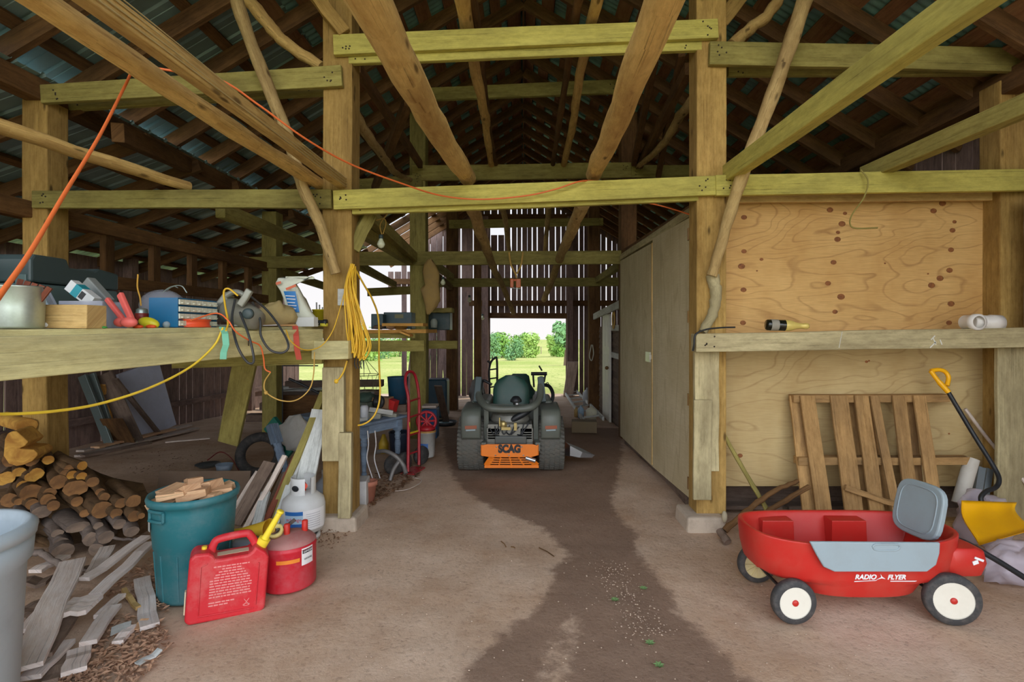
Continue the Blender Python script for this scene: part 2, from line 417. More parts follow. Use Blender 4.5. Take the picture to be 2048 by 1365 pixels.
for z in(.45,1.2,2.0): b.bar((-6.14,-.4,z),(-6.14,14.2,z-.3),.1,.05)
for y in(.9,4.3,8.0,11.5): b.bar((-6.1,y,gz(y)-.1),(-6.1,y,2.9),.14,.14,up=V((0,1,0)))
ST(b.build('wall_left_girts',W['wallb'],org=(0,0,0)))
boards('wall_right',W['wallb'],(4.25,-.5,0),(4.25,15.2,0),lambda c:gz(c.y)-.05,lambda c:rz(4.25)+.05,gap=(.003,.02))
# ================================================================ timber frame
def timber(name,mat,p0,p1,w,d,label,cat,up=(0,0,1),n=4,j=.004,bev=.006,group=None,w1=None,nails=0,nd=(0,-1,0)):
    b=MB().bar(p0,p1,w,d,up=V(up),n=n,j=j,w1=w1)
    o=tag(b.build(name,mat,bev=bev),label,cat,group)
    if nails:
        k=MB();p0=V(p0);p1=V(p1);L=(p1-p0).normalized()
        for e,s in((p0,1),(p1,-1)):
            for q in range(nails):
                c=e+L*s*(.05+.09*U(0,1))+V((0,-d/2-.001,U(-.36,.36)*w));k.lathe([(.007,-.002),(.006,.003),(0,.004)],c,6,rot('X',90))
        k.build('nail_heads',M_nail,o)
    return o
M_nail=plain('rusty_nail',(60,50,42),.6,.5)
def pbeam(mat,pts,Y,d,label,Y2=None,**k):
    # nailed tie board: pts = left mid px, right mid px, height px at left,right
    (x0,y0),(x1,y1),h0,h1=pts;Y2=Y2 or Y
    return timber('tie_beam',mat,P(x0,y0,Y),P(x1,y1,Y2),h0*Y/F,d,label,'beam',w1=h1*Y2/F,nails=k.pop('nails',5),**k)
YB1=4.04
pbeam(W['beam'],((668,92),(1435,59),40,38),YB1,.045,'pale top tie board across the drive, highest in front between the two big posts')
pbeam(W['beam'],((698,112),(1402,86),36,34),YB1+.05,.045,'second board nailed behind the highest pale tie board over the drive')
pbeam(W['beam'],((668,401),(1430,372),39,39),YB1,.045,'pale yellow tie board at door height across the drive, orange cord sagging in front')
pbeam(W['beam'],((705,413),(1395,386),34,34),YB1+.05,.045,'lower backing board behind the yellow tie board with the sagging cord')
pbeam(W['olive'],((85,190),(685,153),37,42),YB1,.045,'upper tie board on the left bay, from leftmost big post to the tall left post')
pbeam(W['olive'],((140,205),(648,172),36,40),YB1+.25,.045,'board behind the upper left tie board, on the far face of the posts')
pbeam(W['olive'],((68,400),(664,399),34,38),YB1,.045,'lower left tie board above the cluttered bench')
pbeam(W['beam'],((1430,372),(2100,360),41,44),YB1-.01,.045,'lower right tie board directly above the knotty plywood')
pbeam(W['olive'],((1418,108),(2100,123),46,48),YB1,.045,'upper right tie board high above the plywood wall')
pbeam(W['olive'],((1455,138),(2100,133),32,36),YB1+.2,.045,'board behind the upper right tie board under the tin roof')
pbeam(W['ply'],((1440,396),(1990,392),22,20),4.19,.03,'thin stained strip above the knotty plywood sheet',nails=0)
ledge=pbeam(W['postlow'],((1387,686),(2100,674),36,40),3.9,.12,'grey ledge board across the plywood wall with a bottle lying on it')
cm=MB()
for x0,y0,x1,y1 in((1684,664,1678,696),(1870,672,1862,680),(1866,676,1872,690),(1872,684,1860,696),(1880,680,1884,690)): cm.bar(P(x0,y0,3.836),P(x1,y1,3.836),.008,.002)
cm.build('chalk_mark',plain('chalk_white',(226,226,214),.9),ledge)
# big posts of the front bent
def post(name,mat,x,Y,px0,z0,z1,d,label,w=None):
    X0=(px0[0]-CX)/F*Y;X1=(px0[1]-CX)/F*Y
    return timber(name,mat,((X0+X1)/2,Y+d/2,z0),((X0+X1)/2,Y+d/2,z1),X1-X0,d,label,'post',up=(1,0,0),n=6,j=.004,bev=.01)
post('wooden_post',W['post'],0,4.07,(645,704),.06,rz(1.45)-.16,.2,'tall squared post left of the drive with coiled yellow cords hanging on it')
post('wooden_post',W['post'],0,4.07,(1393,1453),.1,rz(1.5)-.16,.2,'tall squared post right of the drive beside the plywood doors')
for nm,x0,x1,y0,y1,Y,lab in(('cover_board',650,690,650,1035,4.03,'wide'),('x',1390,1437,703,968,4.03,'')):
    pass
o=timber('splice_board',W['postlow'],P(668,735,4.02),P(668,922,4.02),.17,.05,'grey splice board on the front of the left drive post below the bench','board',up=(1,0,0))
o=timber('splice_board',W['postlow'],P(692,865,3.99),P(690,1036,3.99),.1,.05,'narrow splice board low on the right edge of the left drive post','board',up=(1,0,0))
o=timber('splice_board',W['postlow'],P(1412,703,4.01),P(1412,942,4.01),.19,.05,'grey splice board on the right drive post just below the ledge','board',up=(1,0,0))
o=timber('splice_board',W['postlow'],P(1405,800,3.97),P(1404,1000,3.97),.14,.03,'short scrap board nailed over the splice on the right drive post','board',up=(1,0,0))
o=timber('bench_block',W['bench'],P(628,700,3.93),P(701,700,3.93),.14,.1,'square block of timber across the left drive post at bench level','block')
for x,lab in((684,'concrete footing under the left drive post'),(1403,'concrete footing under the right drive post')):
    c=P(x,1040,4.1);b=MB().box((c.x,4.14,.03),(.31,.34,.15),tap=.95)
    tag(b.build('post_footing',plain('concrete',(196,180,160),.9,dirt=.5,bump=.5),bev=.02),lab,'footing')
# outer posts
o=timber('wooden_post',W['post'],(-3.85,4.15,-.02),(-3.85,4.15,3.38),.2,.2,'thick outer post on the far left rising behind the green tool cases','post',up=(1,0,0),n=6,j=.006,bev=.012)
timber('wooden_post',W['post'],(-3.97,4.3,1.9),(-3.97,4.3,3.4),.09,.12,'slim board beside the far left outer post','board',up=(1,0,0))
timber('wooden_post',W['post'],(3.9,4.2,.0),(3.9,4.2,3.55),.2,.2,'outer post at the right edge beside the knotty plywood','post',up=(1,0,0),n=6,bev=.01)
timber('wide_board',W['postlow'],(3.83,3.98,.01),(3.83,3.98,1.48),.36,.035,'wide grey board at the right edge below the ledge','board',up=(1,0,0))
timber('corner_board',W['white'],(3.93,3.945,1.582),(3.93,3.945,2.58),.16,.04,'short whitish board at the right edge above the ledge','board',up=(1,0,0))
# bent 2 and 3 and further posts
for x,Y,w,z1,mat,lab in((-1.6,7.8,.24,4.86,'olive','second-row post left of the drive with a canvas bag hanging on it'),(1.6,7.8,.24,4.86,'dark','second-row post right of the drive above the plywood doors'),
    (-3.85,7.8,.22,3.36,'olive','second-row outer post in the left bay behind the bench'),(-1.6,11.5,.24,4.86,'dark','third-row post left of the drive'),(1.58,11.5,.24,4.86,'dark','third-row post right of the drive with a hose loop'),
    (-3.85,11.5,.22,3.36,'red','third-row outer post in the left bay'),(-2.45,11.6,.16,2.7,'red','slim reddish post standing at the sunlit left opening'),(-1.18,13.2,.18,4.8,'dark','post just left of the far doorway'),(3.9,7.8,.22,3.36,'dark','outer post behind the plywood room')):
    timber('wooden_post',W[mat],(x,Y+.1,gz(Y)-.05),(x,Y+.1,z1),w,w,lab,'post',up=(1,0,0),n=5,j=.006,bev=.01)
Y2=7.78
pbeam(W['olive'],((700,518),(1264,515),27,27),Y2,.06,'olive tie beam across the drive in the second bent with an orange hook lamp on it')
pbeam(W['olive'],((825,347),(1262,341),30,30),Y2,.06,'high olive tie beam of the second bent between its posts')
pbeam(W['olive'],((845,190),(1236,174),25,27),7.4,.06,'collar beam near the ridge with dark stain patches')
pbeam(W['olive'],((1262,344),(1400,342),24,24),Y2,.06,'short high tie board right of the second bent post')
pbeam(W['olive'],((705,372),(845,362),24,24),Y2,.06,'short high tie board left of the second bent post')
pbeam(W['olive'],((500,526),(706,522),22,26),Y2,.06,'tie beam in the left bay of the second bent')
Y3=11.45
pbeam(W['olive'],((870,566),(1246,564),17,17),Y3,.06,'lower tie beam of the third bent')
pbeam(W['olive'],((898,449),(1206,444),17,15),Y3,.06,'upper tie beam of the third bent')
pbeam(W['olive'],((735,585),(880,578),16,16),Y3,.06,'tie beam in the left bay of the third bent')
# level tier poles and timbers running towards the visitor
def tpole(name,mat,pts,r0,r1,label,cat='pole',n=12,kn=.006):
    pts=bez(pts,6);m=len(pts);rr=[(r0+(r1-r0)*k/(m-1))*(1+.05*math.sin(k*1.7)+U(-.03,.03)) for k in range(m)]
    pts=[p+V((U(-kn,kn),0,U(-kn,kn))) for p in pts]
    b=MB().tube(pts,rr,n);return tag(b.build(name,mat),label,cat)
tpole('round_pole',W['pole'],[(-.64,.05,2.785),(-.56,2.0,2.755),(-.52,3,2.75),(-.455,4.22,2.80)],.085,.068,'thick peeled round pole overhead, left of centre over the drive',kn=.004)
tpole('round_pole',W['pole'],[(.49,.05,2.82),(.52,1.9,2.78),(.545,3,2.78),(.57,4.22,2.83)],.078,.066,'knotty peeled round pole overhead, right of centre over the drive',kn=.006)
tpole('round_pole',W['pole'],[(-1.9,.05,2.8),(-1.76,1.84,2.75),(-1.69,3,2.72),(-1.62,4.2,2.72)],.052,.05,'round pole with dark knots overhead in the left bay',kn=.003)
tpole('round_pole',W['pole'],[(-3.6,.05,2.76),(-3.2,2.2,2.74),(-3.02,3,2.73),(-2.7,4.15,2.71)],.05,.042,'slender round pole resting on the lower left tie board')
timber('square_joist',W['pole'],(-1.63,.05,2.77),(-1.43,4.2,2.72),.088,.066,'squared overhead joist in the left bay with wires running along it','beam',n=8)
wb=MB()
for k in range(4):
    o=.02*k
    wb.tube(bez([(-1.592,.05,2.738+o),(-1.506,1.8,2.722+o*1.2),(-1.468,2.6+.2*k,2.715+o),(-1.43,3.4,2.70+o),(-1.396,4.1,2.69+o)]),.003,5)
tag(wb.build('cable_bundle',plain('old_cable',(190,170,120),.6)),'thin old cables tacked along the squared overhead joist','cable')
timber('square_joist',W['beam'],(1.75,.05,2.80),(1.61,4.25,2.79),.135,.085,'large pale squared joist slanting down from the upper right corner','beam',n=8)
timber('square_joist',W['olive'],(3.1,.05,2.87),(2.82,4.25,2.84),.12,.1,'squared joist above the right end of the plywood wall','beam',n=5)
# braces in front
tpole('sapling_brace',W['sap'],[P(455,-70,3.92),P(492,60,3.92),P(574,270,3.9),P(606,375,3.88),P(640,450,3.92),P(672,547,3.98)],.05,.04,'long sapling brace crossing the left joists down to the tall left post',kn=.003)
tpole('sapling_brace',W['sap'],[P(1625,-60,3.85),P(1603,20,3.85),P(1545,190,3.86),P(1492,330,3.9),P(1456,440,3.93),P(1424,552,3.99)],.062,.04,'long bark-flecked sapling brace down to the tall right post',kn=.003)
tpole('sapling_brace',W['postlow'],[P(1425,552,4.04),P(1432,590,4.03),P(1424,630,4.03),P(1405,665,4.02)],.05,.035,'swollen gnarled bulge of timber on the right post above the ledge','timber')
timber('knee_brace',W['olive'],P(740,428,4.25),P(704,500,4.15),.1,.08,'short knee brace on the right side of the tall left post','brace')
# bay 2 upper poles and braces
tpole('round_pole',W['pole'],[(-.45,3.7,4.03),(-.46,4.6,4.04),(-.45,6,4.05),(-.48,7.9,4.06)],.06,.05,'upper round pole under the ridge, thicker one of the left pair')
tpole('round_pole',W['dark'],[(-.38,3.7,4.06),(-.4,5,4.07),(-.43,6.5,4.05),(-.42,7.9,4.06)],.035,.035,'thin upper pole under the ridge beside the thicker left one')
tpole('round_pole',W['pole'],[(.55,3.7,4.03),(.55,5,4.05),(.6,6.4,4.04),(.6,7.9,4.06)],.045,.045,'pale upper pole under the ridge, thicker one of the right pair')
tpole('round_pole',W['dark'],[(.42,3.7,4.05),(.42,5,4.07),(.44,7.9,4.06)],.035,.035,'thin dark upper pole under the ridge, right pair')
tpole('round_pole',W['sap'],[P(942,405,4.4),P(965,475,5.6),P(985,531,7.8),P(1006,575,9.6),P(1027,627,11.6)],.06,.05,'drooping round pole of the lower tier, left of the orange lamp')
tpole('round_pole',W['sap'],[P(1165,408,4.4),P(1140,470,5.6),P(1118,520,7.8),P(1102,565,9.5),P(1088,600,11.4)],.06,.06,'drooping round pole of the lower tier, right of the orange lamp')
tpole('round_pole',W['sap'],[P(1004,412,8.6),P(1012,450,9.4),P(1019,508,11.5)],.05,.045,'slim pale pole of the third bay, left one')
tpole('round_pole',W['sap'],[P(1098,412,8.6),P(1094,456,10),P(1090,505,11.5)],.05,.045,'slim pale pole of the third bay, right one')
for pts,r,lab in(([(714,134),(770,220),(841,330)],.07,'squared brace slanting from the tall left post to the second bent'),([(817,200),(785,280),(748,380)],.08,'brace leaning left beneath the left roof slope'),([(1364,103),(1340,230),(1316,356)],.07,'reddish brace right of the knotty pole'),([(1310,113),(1290,220),(1268,326)],.07,'brace leaning down to the second right post'),([(1378,137),(1325,240),(1279,330)],.08,'long brace running left from the tall right post')):
    timber('roof_brace',W['dark'],P(*pts[0],4.9),P(*pts[2],7.6),r*1.5,r,lab,'brace',n=3)
tpole('sapling_brace',W['sap'],[P(700,215,4.4),P(745,285,5.2),P(775,325,6),P(790,345,6.6),P(820,360,7.6)],.05,.035,'wavy sapling brace left of the drive under the roof')
tpole('sapling_brace',W['sap'],[P(1392,190,4.5),P(1355,240,5.4),P(1325,290,6.2),P(1278,332,7.6)],.05,.04,'curved sapling brace right of the drive under the roof')
tpole('sapling_brace',W['pole'],[P(480,-20,4.3),P(530,40,4.3),P(570,85,4.3),P(645,135,4.25)],.055,.045,'crooked sapling running down to the upper left tie board')
tpole('sapling_brace',W['pole'],[P(1580,-40,4.3),P(1540,25,4.3),P(1500,58,4.3),P(1462,92,4.25)],.045,.05,'crooked sapling running down to the upper right tie board')
timber('roof_brace',W['post'],P(622,-20,4.0),P(690,68,4.05),.1,.07,'short squared brace at the top of the tall left post','brace')
timber('roof_brace',W['post'],P(1490,-20,4.2),P(1440,45,4.15),.12,.07,'short squared brace at the top of the tall right post','brace')
# plates and joists running back
timber('wall_plate',W['dark'],(-3.85,.2,3.42),(-3.85,11.7,3.5),.17,.14,'long dark plate along the outer posts of the left bay','beam',n=8)
timber('wall_plate',W['dark'],(-3.9,2,2.5),(-3.9,8,2.52),.13,.08,'rail along the left bay posts just below the tie boards','beam',n=4)
timber('wall_plate',W['dark'],(-3.9,4.3,2.0),(-3.9,8,2.03),.12,.08,'lower rail along the left bay posts behind the bench','beam',n=4)
for k in range(5):
    y=4.85+.62*k;tag(MB().bar((-3.92,y,2.05),(-3.92,y,2.46),.1,.06,up=V((0,1,0))).build('wall_stud',W['dark']),'short stud between the two rails behind the bench, %s'%['nearest the green tool case','second from the tool case','third from the tool case','fourth from the tool case','last before the second-row post'][k],'stud','studs behind the bench')
timber('wall_plate',W['dark'],(3.88,.2,3.52),(3.88,7.9,3.52),.18,.14,'long dark plate above the right plywood wall','beam',n=6)
timber('wall_plate',W['dark'],(1.52,4.3,2.6),(1.52,7.8,2.7),.12,.1,'plate running back over the plywood doors','beam',n=4)
timber('roof_joist',W['olive'],(-1.36,4.3,2.58),(-1.66,7.9,2.66),.13,.1,'joist running back from the tall left post, nearer the drive','beam',n=4)
timber('roof_joist',W['olive'],(-1.46,4.3,2.45),(-1.72,7.9,2.6),.1,.1,'joist running back from the tall left post, under the other one','beam',n=4)
timber('roof_joist',W['dark'],(-1.62,7.9,2.62),(-1.62,11.6,2.5),.12,.1,'joist running back from the canvas bag post','beam',n=4)
timber('roof_joist',W['dark'],P(235,265,4.4),P(470,375,7.6),.16,.1,'dark rafter-like joist above the far left bay','beam',n=4)
for a,b_,lab in(((440,420,4.4),(640,500,7.6),'brace in the left bay dropping behind the tall left post'),((550,540,7.9),(700,590,11.3),'brace running back beyond the white bag'),((715,530,8),(790,570,11.3),'brace behind the yellow coil'),((870,530,8),(905,555,11.3),'brace beyond the canvas bag'),((1240,530,8),(1195,560,11.3),'brace near the top of the far right post')):
    timber('roof_brace',W['olive'],P(*a),P(*b_),.13,.08,lab,'brace',n=2)
# ================================================================ plywood room
def plywood(name,c1,c2,c3,sc,lines):
    t=NT(name);oc=t.n('TexCoord').outputs['Object']
    n0=t.noise(t.mapp(oc,sc),1.,3,.45,.3)
    v=t.math('FRACT',t.math('MULTIPLY',n0,lines))
    ln=t.ramp(v,[(.0,(0,0,0)),(.72,(0,0,0)),(.86,(255,255,255)),(.95,(30,30,30))])
    fine=t.noise(t.mapp(oc,(6,6,160)),1.,3,.6);br=t.noise(oc,1.8,4,.6)
    col=t.mix(t.ramp(br,[(.35,(0,0,0)),(.68,(255,255,255))]),c1,c2)
    col=t.mix(t.math('MULTIPLY',ln,t.math('ADD',t.math('MULTIPLY',t.noise(oc,5,4),.9),-.1)),col,c3)
    col=t.mix(t.math('MULTIPLY',t.ramp(fine,[(.4,(255,255,255)),(.6,(0,0,0))]),.18),col,c3)
    t.l(col,t.b.inputs['Base Color']);t.b.inputs['Roughness'].default_value=.8;t.b.inputs['Specular IOR Level'].default_value=.2
    t.bump(fine,.15,.004);return t.m
M_plyA=plywood('knotty_plywood',(226,186,122),(204,160,98),(130,84,46),(.45,1,1.7),26)
M_plyB=plywood('pale_plywood',(204,182,132),(184,158,108),(140,108,66),(.5,1,1.5),18)
M_plyD=plywood('door_plywood',(214,202,168),(194,180,142),(160,142,106),(1,1.6,.25),14)
M_knot=plain('plywood_knot',(150,94,50),.7,dirt=.9,dc=(86,48,28),sc=40)
YP=4.26
def pX(x,Y): return (x-CX)/F*Y
def sheet(name,m,x0,x1,y0,y1,Y,label,knots=()):
    a=P(x0,y0,Y);c=P(x1,y1,Y);b=MB();b.box(((a.x+c.x)/2,Y+.009,(a.z+c.z)/2),(abs(c.x-a.x),.018,abs(a.z-c.z)))
    b.m=1
    for k in knots:
        kx,ky=k[:2];r=k[2] if len(k)>2 else .022;p=P(kx,ky,Y)
        b.ball((p.x,Y,p.z),r,10,(1.15,.06,.9))
    o=b.build(name,[m,M_knot]);return ST(o,label,'plywood sheet')
kn=[(1488,435),(1488,503,.02),(1483,533,.026),(1487,580),(1486,646),(1523,519,.014),(1514,542,.007),(1660,420,.024),(1684,448,.026),(1690,427,.016),(1676,465,.016),(1675,479,.024),(1667,525),(1656,567),(1682,594,.028),(1670,624,.02),(1867,422,.024),(1885,407,.026),(1909,444,.016),(1905,461,.022),(1902,500,.022),(1899,541,.024),(1880,557,.026),(1863,571,.026),(1902,608,.026),(1898,646,.022),(1770,527,.008),(1856,548,.008),(1856,396,.01)]
sheet('wall_right_upper_sheet',M_plyA,1436,1992,390,668,YP,'upper golden plywood sheet with dark knots above the ledge',kn)
sheet('wall_right_lower_sheet',M_plyB,1430,1992,690,973,YP+.004,'lower pale plywood sheet behind the pallet',[(1733,724,.012),(1738,722,.008),(1898,868,.008),(1480,912,.02)])
sheet('wall_right_lower_sheet',M_plyB,1992,2150,390,973,YP+.02,'strip of plywood at the right edge')
ST(MB().bar((1.6,YP+.3,.1),(4.2,YP+.3,.1),.26,.05).build('wall_right_sill',W['greyd']))
# plywood doors: a long side wall along the drive
def sidedoor(name,y0,y1,x0,x1,zt,zb,label,cat='door'):
    b=MB();th=.025
    vs=[(x0,y0,zb[0]),(x1,y1,zb[1]),(x1,y1,zt[1]),(x0,y0,zt[0])]
    i=b.vs(vs);k=b.vs([(x+th,y,z) for x,y,z in vs])
    for f in((0,3,2,1),):b.face([i+q for q in f])
    b.face([k,k+1,k+2,k+3])
    for q in range(4): r=(q+1)%4;b.face([i+q,i+r,k+r,k+q])
    o=b.build(name,[M_plyD]);return ST(o,label,cat)
d1=sidedoor('door_1',4.32,5.55,1.41,1.39,(2.51,2.545),(.13,.085),'near plywood door beside the tall right post')
d2=sidedoor('door_2',5.575,7.45,1.39,1.40,(2.50,2.56),(.085,.03),'far plywood door with latch on the drive side')
M_brass=plain('hinge_brass',(150,116,70),.4,.6,dirt=.4)
def hinge(par,x,y,z):
    b=MB().box((x-.006,y,z),(.008,.055,.1));b.tube([(x-.01,y+.0,z-.05),(x-.01,y,z+.05)],.008,8);b.build('hinge',M_brass,par)
for yz in((468,),(634,),(800,),(968,)): p=P(1377,yz[0],4.36);hinge(d1,1.408,4.37,p.z)
lt=MB().box((1.383,5.72,1.26),(.012,.2,.11));lt.box((1.375,5.6,1.265),(.03,.06,.05));lt.build('latch',plain('zinc_latch',(220,220,214),.35,.7,dirt=.2),d2)

timber('door_stop',W['ply'],(1.40,5.56,.1),(1.40,5.56,2.5),.03,.035,'thin strip between the two plywood doors','trim',up=(0,1,0))
timber('door_jamb',W['ply'],(1.425,4.295,.1),(1.425,4.295,2.52),.045,.05,'jamb board between the near plywood door and the right post','trim',up=(1,0,0))
timber('door_sill',W['greyd'],(1.5,4.6,.03),(1.5,7.4,-.02),.12,.1,'skid timber under the plywood doors','beam')
timber('door_header',W['postlow'],(1.43,4.35,2.56),(1.43,7.5,2.62),.08,.05,'header strip along the top of the plywood doors','beam')
# siding wall and white door further back
b=MB()
for k in range(16):
    z=-.2+.115*k;b.bar((1.66,8.06,z+.05),(1.66,11.2,z+.05),.125,.022,up=V((.18,0,1)))
ST(b.build('wall_right_siding',W['greyd'],org=(0,0,0)))
b=MB().box((1.60,9.9,.86),(.04,.82,2.0))
for z0,z1 in((1.25,1.75),(.55,1.1),(-.02,.4)):
    for yy in(9.72,10.08): b.box((1.577,yy,(z0+z1)/2),(.012,.24,z1-z0),tap=.85)
d3=ST(b.build('door_3',plain('white_door_paint',(226,226,216),.5,dirt=.15),bev=.004),'narrow white panel door beyond the plywood doors','door')
MB().ball((1.545,9.56,.86),.035,10).tube([(1.6,9.56,.86),(1.55,9.56,.86)],.014).build('door_knob',M_brass,d3)
timber('slanted_trim',W['white'],P(1188,634,11.4),P(1246,606,7.9),.13,.04,'whitish slanted board above the white panel door','board')
for z,l in((1.6,'white rail nailed across the siding, upper'),(1.12,'white rail nailed across the siding, lower')): timber('siding_rail',W['white'],(1.6,7.9,z),(1.6,9.3,z),.1,.03,l,'board')
# ================================================================ bench
bx=lambda Y:-2.24+.367*(Y-2.2)
b=MB()
for k in range(4):
    o0=.02+.29*k
    e=3.98 if k==0 else 4.5
    b.bar((bx(1.0)-o0-.14,1.0,1.515),(bx(e)-o0-.14,e,1.515+(e-1)*.0168),.035,.285,n=3,j=.002)
bt=b.build('workbench',W['bench'],bev=.004);tag(bt,'long plank workbench on the left loaded with tools and clutter','workbench')
fr=MB().bar((bx(1.0)+.02,1.0,1.395),(bx(3.98)+.02,3.98,1.49),.215,.05,w1=.15,n=4,j=.003);fr_=fr.build('front_board',W['bench'],bt,bev=.006)
dr=MB().tube([P(42,683,2.245),P(42,700,2.245),P(41,722,2.245)],[.003,.005,.009],8);dr.build('paint_drip',plain('drip_white',(214,214,206),.5),fr_)
lb=MB().bar((-2.65,3.9,1.33),(-1.55,3.98,1.36),.13,.06);lb.build('cross_beam',W['olive'],bt,bev=.006)
lg=MB().bar(P(492,718,4.05),P(458,884,4.6),.17,.06,up=V((1,0,0)));lg.build('leg',W['olive'],bt,bev=.006)
lg=MB().bar((-3.5,3.2,1.45),(-3.5,3.2,-.0),.1,.1,up=V((1,0,0)));lg.build('leg',W['olive'],bt,bev=.006)
lg=MB().bar((-2.75,1.15,1.5),(-2.75,1.15,0),.1,.1,up=V((1,0,0)));lg.build('leg',W['olive'],bt,bev=.006)
lg=MB().tube([P(497,678,3.3),P(497,692,3.3),P(501,692,3.3),P(501,678,3.3)],.003,6,closed=True);lg.build('hasp',M_nail,bt)
# shelf behind the left post
b=MB().bar((-2.9,6.4,1.53),(-1.15,6.3,1.545),.045,.34,n=2);b.bar((-2.9,6.75,1.53),(-1.15,6.65,1.545),.045,.3,n=2)
sh=tag(b.build('tool_shelf',W['orange'],bev=.004),'orange-brown plank shelf behind the yellow cord coil','shelf')
MB().bar((-2.9,6.2,1.36),(-1.18,6.15,1.37),.13,.06).build('support_beam',W['olive'],sh)
MB().bar((-2.7,6.2,1.49),(-1.3,6.2,1.49),.06,.03).build('apron',W['olive'],sh)
# ================================================================ right side: wagon, pallet, shovel
M_red=plain('red_plastic',(194,40,32),.42,dirt=.3,dc=(190,110,90),sc=4)
M_gpl=plain('grey_plastic',(150,166,172),.5,dirt=.15)
M_rub=plain('rubber',(58,58,58),.8,dirt=.5,dc=(120,112,104),sc=20)
M_blk=plain('black_plastic',(28,32,36),.45,dirt=.25,dc=(80,80,78))
M_hub=plain('wheel_white',(226,222,206),.55,dirt=.25,dc=(190,180,160))
M_cream=plain('wheel_cream',(214,200,150),.6,dirt=.4)
M_wht=plain('white_paint',(240,240,240),.6,dirt=.1)
M_yel=plain('yellow_plastic',(252,186,10),.4,dirt=.08)
def rrect(cx,cy,hx,hy,z,n=40,e=3.2,f=None):
    o=[]
    for k in range(n):
        a=2*PI*k/n;c,s_=math.cos(a),math.sin(a)
        x=hx*math.copysign(abs(c)**(2/e),c);y=hy*math.copysign(abs(s_)**(2/e),s_)
        o.append(V((cx+x,cy+y,z+(f(x/hx,y/hy) if f else 0))))
    return o
WX,WY=1.84,2.965
wg=E('pull_wagon',(WX,WY,0),'red plastic pull wagon with grey side panel and raised grey seat back','wagon')
fz_=lambda u,v:.02*abs(u)**3
out=[rrect(WX+.0,WY,hx,hy,z,48,3.,(fz_ if k>5 else None)) for k,(hx,hy,z) in enumerate(((.29,.20,.12),(.33,.225,.13),(.37,.24,.185),(.41,.243,.20),(.505,.246,.21),(.545,.25,.235),(.568,.256,.31),(.575,.263,.385),(.575,.27,.415),(.572,.272,.425)))]
inn=[rrect(WX,WY,hx,hy,z,48,3.,fz_ if z>.35 else None) for hx,hy,z in((.555,.252,.425),(.545,.243,.41),(.50,.21,.25),(.40,.19,.2))]
b=MB();b.loft(out+inn,(1,1))
for sx_,x0,x1 in((1,-.40,-.20),(1,.02,.24)):    # moulded seat bumps on the far wall
    b.box((WX+(x0+x1)/2,WY+.20,.305),(x1-x0,.11,.19),tap=.94)
# nose
b.loft([rrect(WX+.55,WY-.03,hx,hy,z,32,4.5) for hx,hy,z in((.06,.12,.215),(.115,.16,.225),(.135,.175,.29),(.12,.17,.355),(.07,.16,.375))],(1,1))
b.build('tub',M_red,wg,bev=.004)
def wheel(par,c,r,w,face,steer=0,cream=False):
    rt=rot('Z',steer)@rot('X',90)
    pr=[(r*.72,-w/2),(r*.94,-w/2),(r,-w*.3),(r,w*.3),(r*.94,w/2),(r*.72,w/2)]
    ty=MB().lathe(pr,c,36,rt).build('wheel',M_rub,par)
    hb=MB();s=1;pr=[(0,w*.42),(r*.25,w*.46),(r*.5,w*.40),(r*.58,w*.44),(r*.66,w*.40),(r*.76,w*.5),(r*.77,w*.3),(r*.77,-w*.3),(r*.70,-w*.42),(r*.3,-w*.30),(0,-w*.3)]
    hb.lathe(pr,c,36,rt)
    if cream:
        for k in range(12):
            a=k*PI/6;d=V((math.cos(a),math.sin(a),0));p0=V(c)+rt@(d*r*.2+V((0,0,w*.5)));p1=V(c)+rt@(d*r*.68+V((0,0,w*.45)));hb.bar(p0,p1,.006,.012)
    hb.build('wheel_disc',M_cream if cream else M_hub,ty)
    MB().lathe([(.0,w*.6),(.012,w*.58),(.017,w*.5),(.017,w*.4)],c,16,rt).build('hub_cap',M_red,ty)
    return ty
wheel(wg,(WX-.41,WY-.235,.116),.116,.05,1)
wheel(wg,(WX+.42,WY-.245,.133),.133,.052,1,-14)
wheel(wg,(WX-.40,WY+.215,.116),.116,.05,1,0,True)
wheel(wg,(WX+.42,WY+.2,.125),.125,.05,1,-14)
MB().tube([(WX-.41,WY-.22,.116),(WX-.40,WY+.2,.116)],.009).tube([(WX+.40,WY-.2,.12),(WX+.40,WY+.2,.12)],.009).tube([(WX+.40,WY,.12),(WX+.40,WY,.27)],.014).build('axle',M_blk,wg)
pn=MB();pts=[(-.325,.0),(.355,-.005),(.35,-.06),(.33,-.12),(.28,-.155),(-.20,-.155),(-.255,-.13),(-.29,-.07)]
pn.prism([(x,z) for x,z in pts],.018,MX.Translation(V((WX-.02,WY-.270,.448)))@MX.Rotation(rad(-2.5),4,'X'))
po=pn.build('side_panel',M_gpl,wg,bev=.006)
hs=MB();hs.tube(bez([(WX-.02,WY-.281,.425),(WX+.0,WY-.281,.436),(WX+.10,WY-.281,.436),(WX+.12,WY-.281,.425),(WX+.10,WY-.280,.405),(WX+.0,WY-.280,.405),(WX-.02,WY-.281,.425)],5)[:-1],.005,6,closed=True)
for z in(.375,.335):hs.tube([(WX-.22,WY-.279+(.45-z)*.04,z),(WX+.28,WY-.279+(.45-z)*.04,z)],.003,6)
hs.build('grip_slot',M_gpl,po)
sb=MB();rr=[]
for k in range(28):
    a=2*PI*k/28;c,s_=math.cos(a),math.sin(a);rr.append((.15*math.copysign(abs(c)**.55,c),.155*math.copysign(abs(s_)**.5,s_)))
mxs=MX.Translation(V((WX+.425,WY-.015,.53)))@MX.Rotation(rad(-82),4,'Z')@MX.Rotation(rad(-13),4,'X')
sb.prism(rr,.035,mxs);so_=sb.build('seat_back',M_gpl,wg,bev=.008)
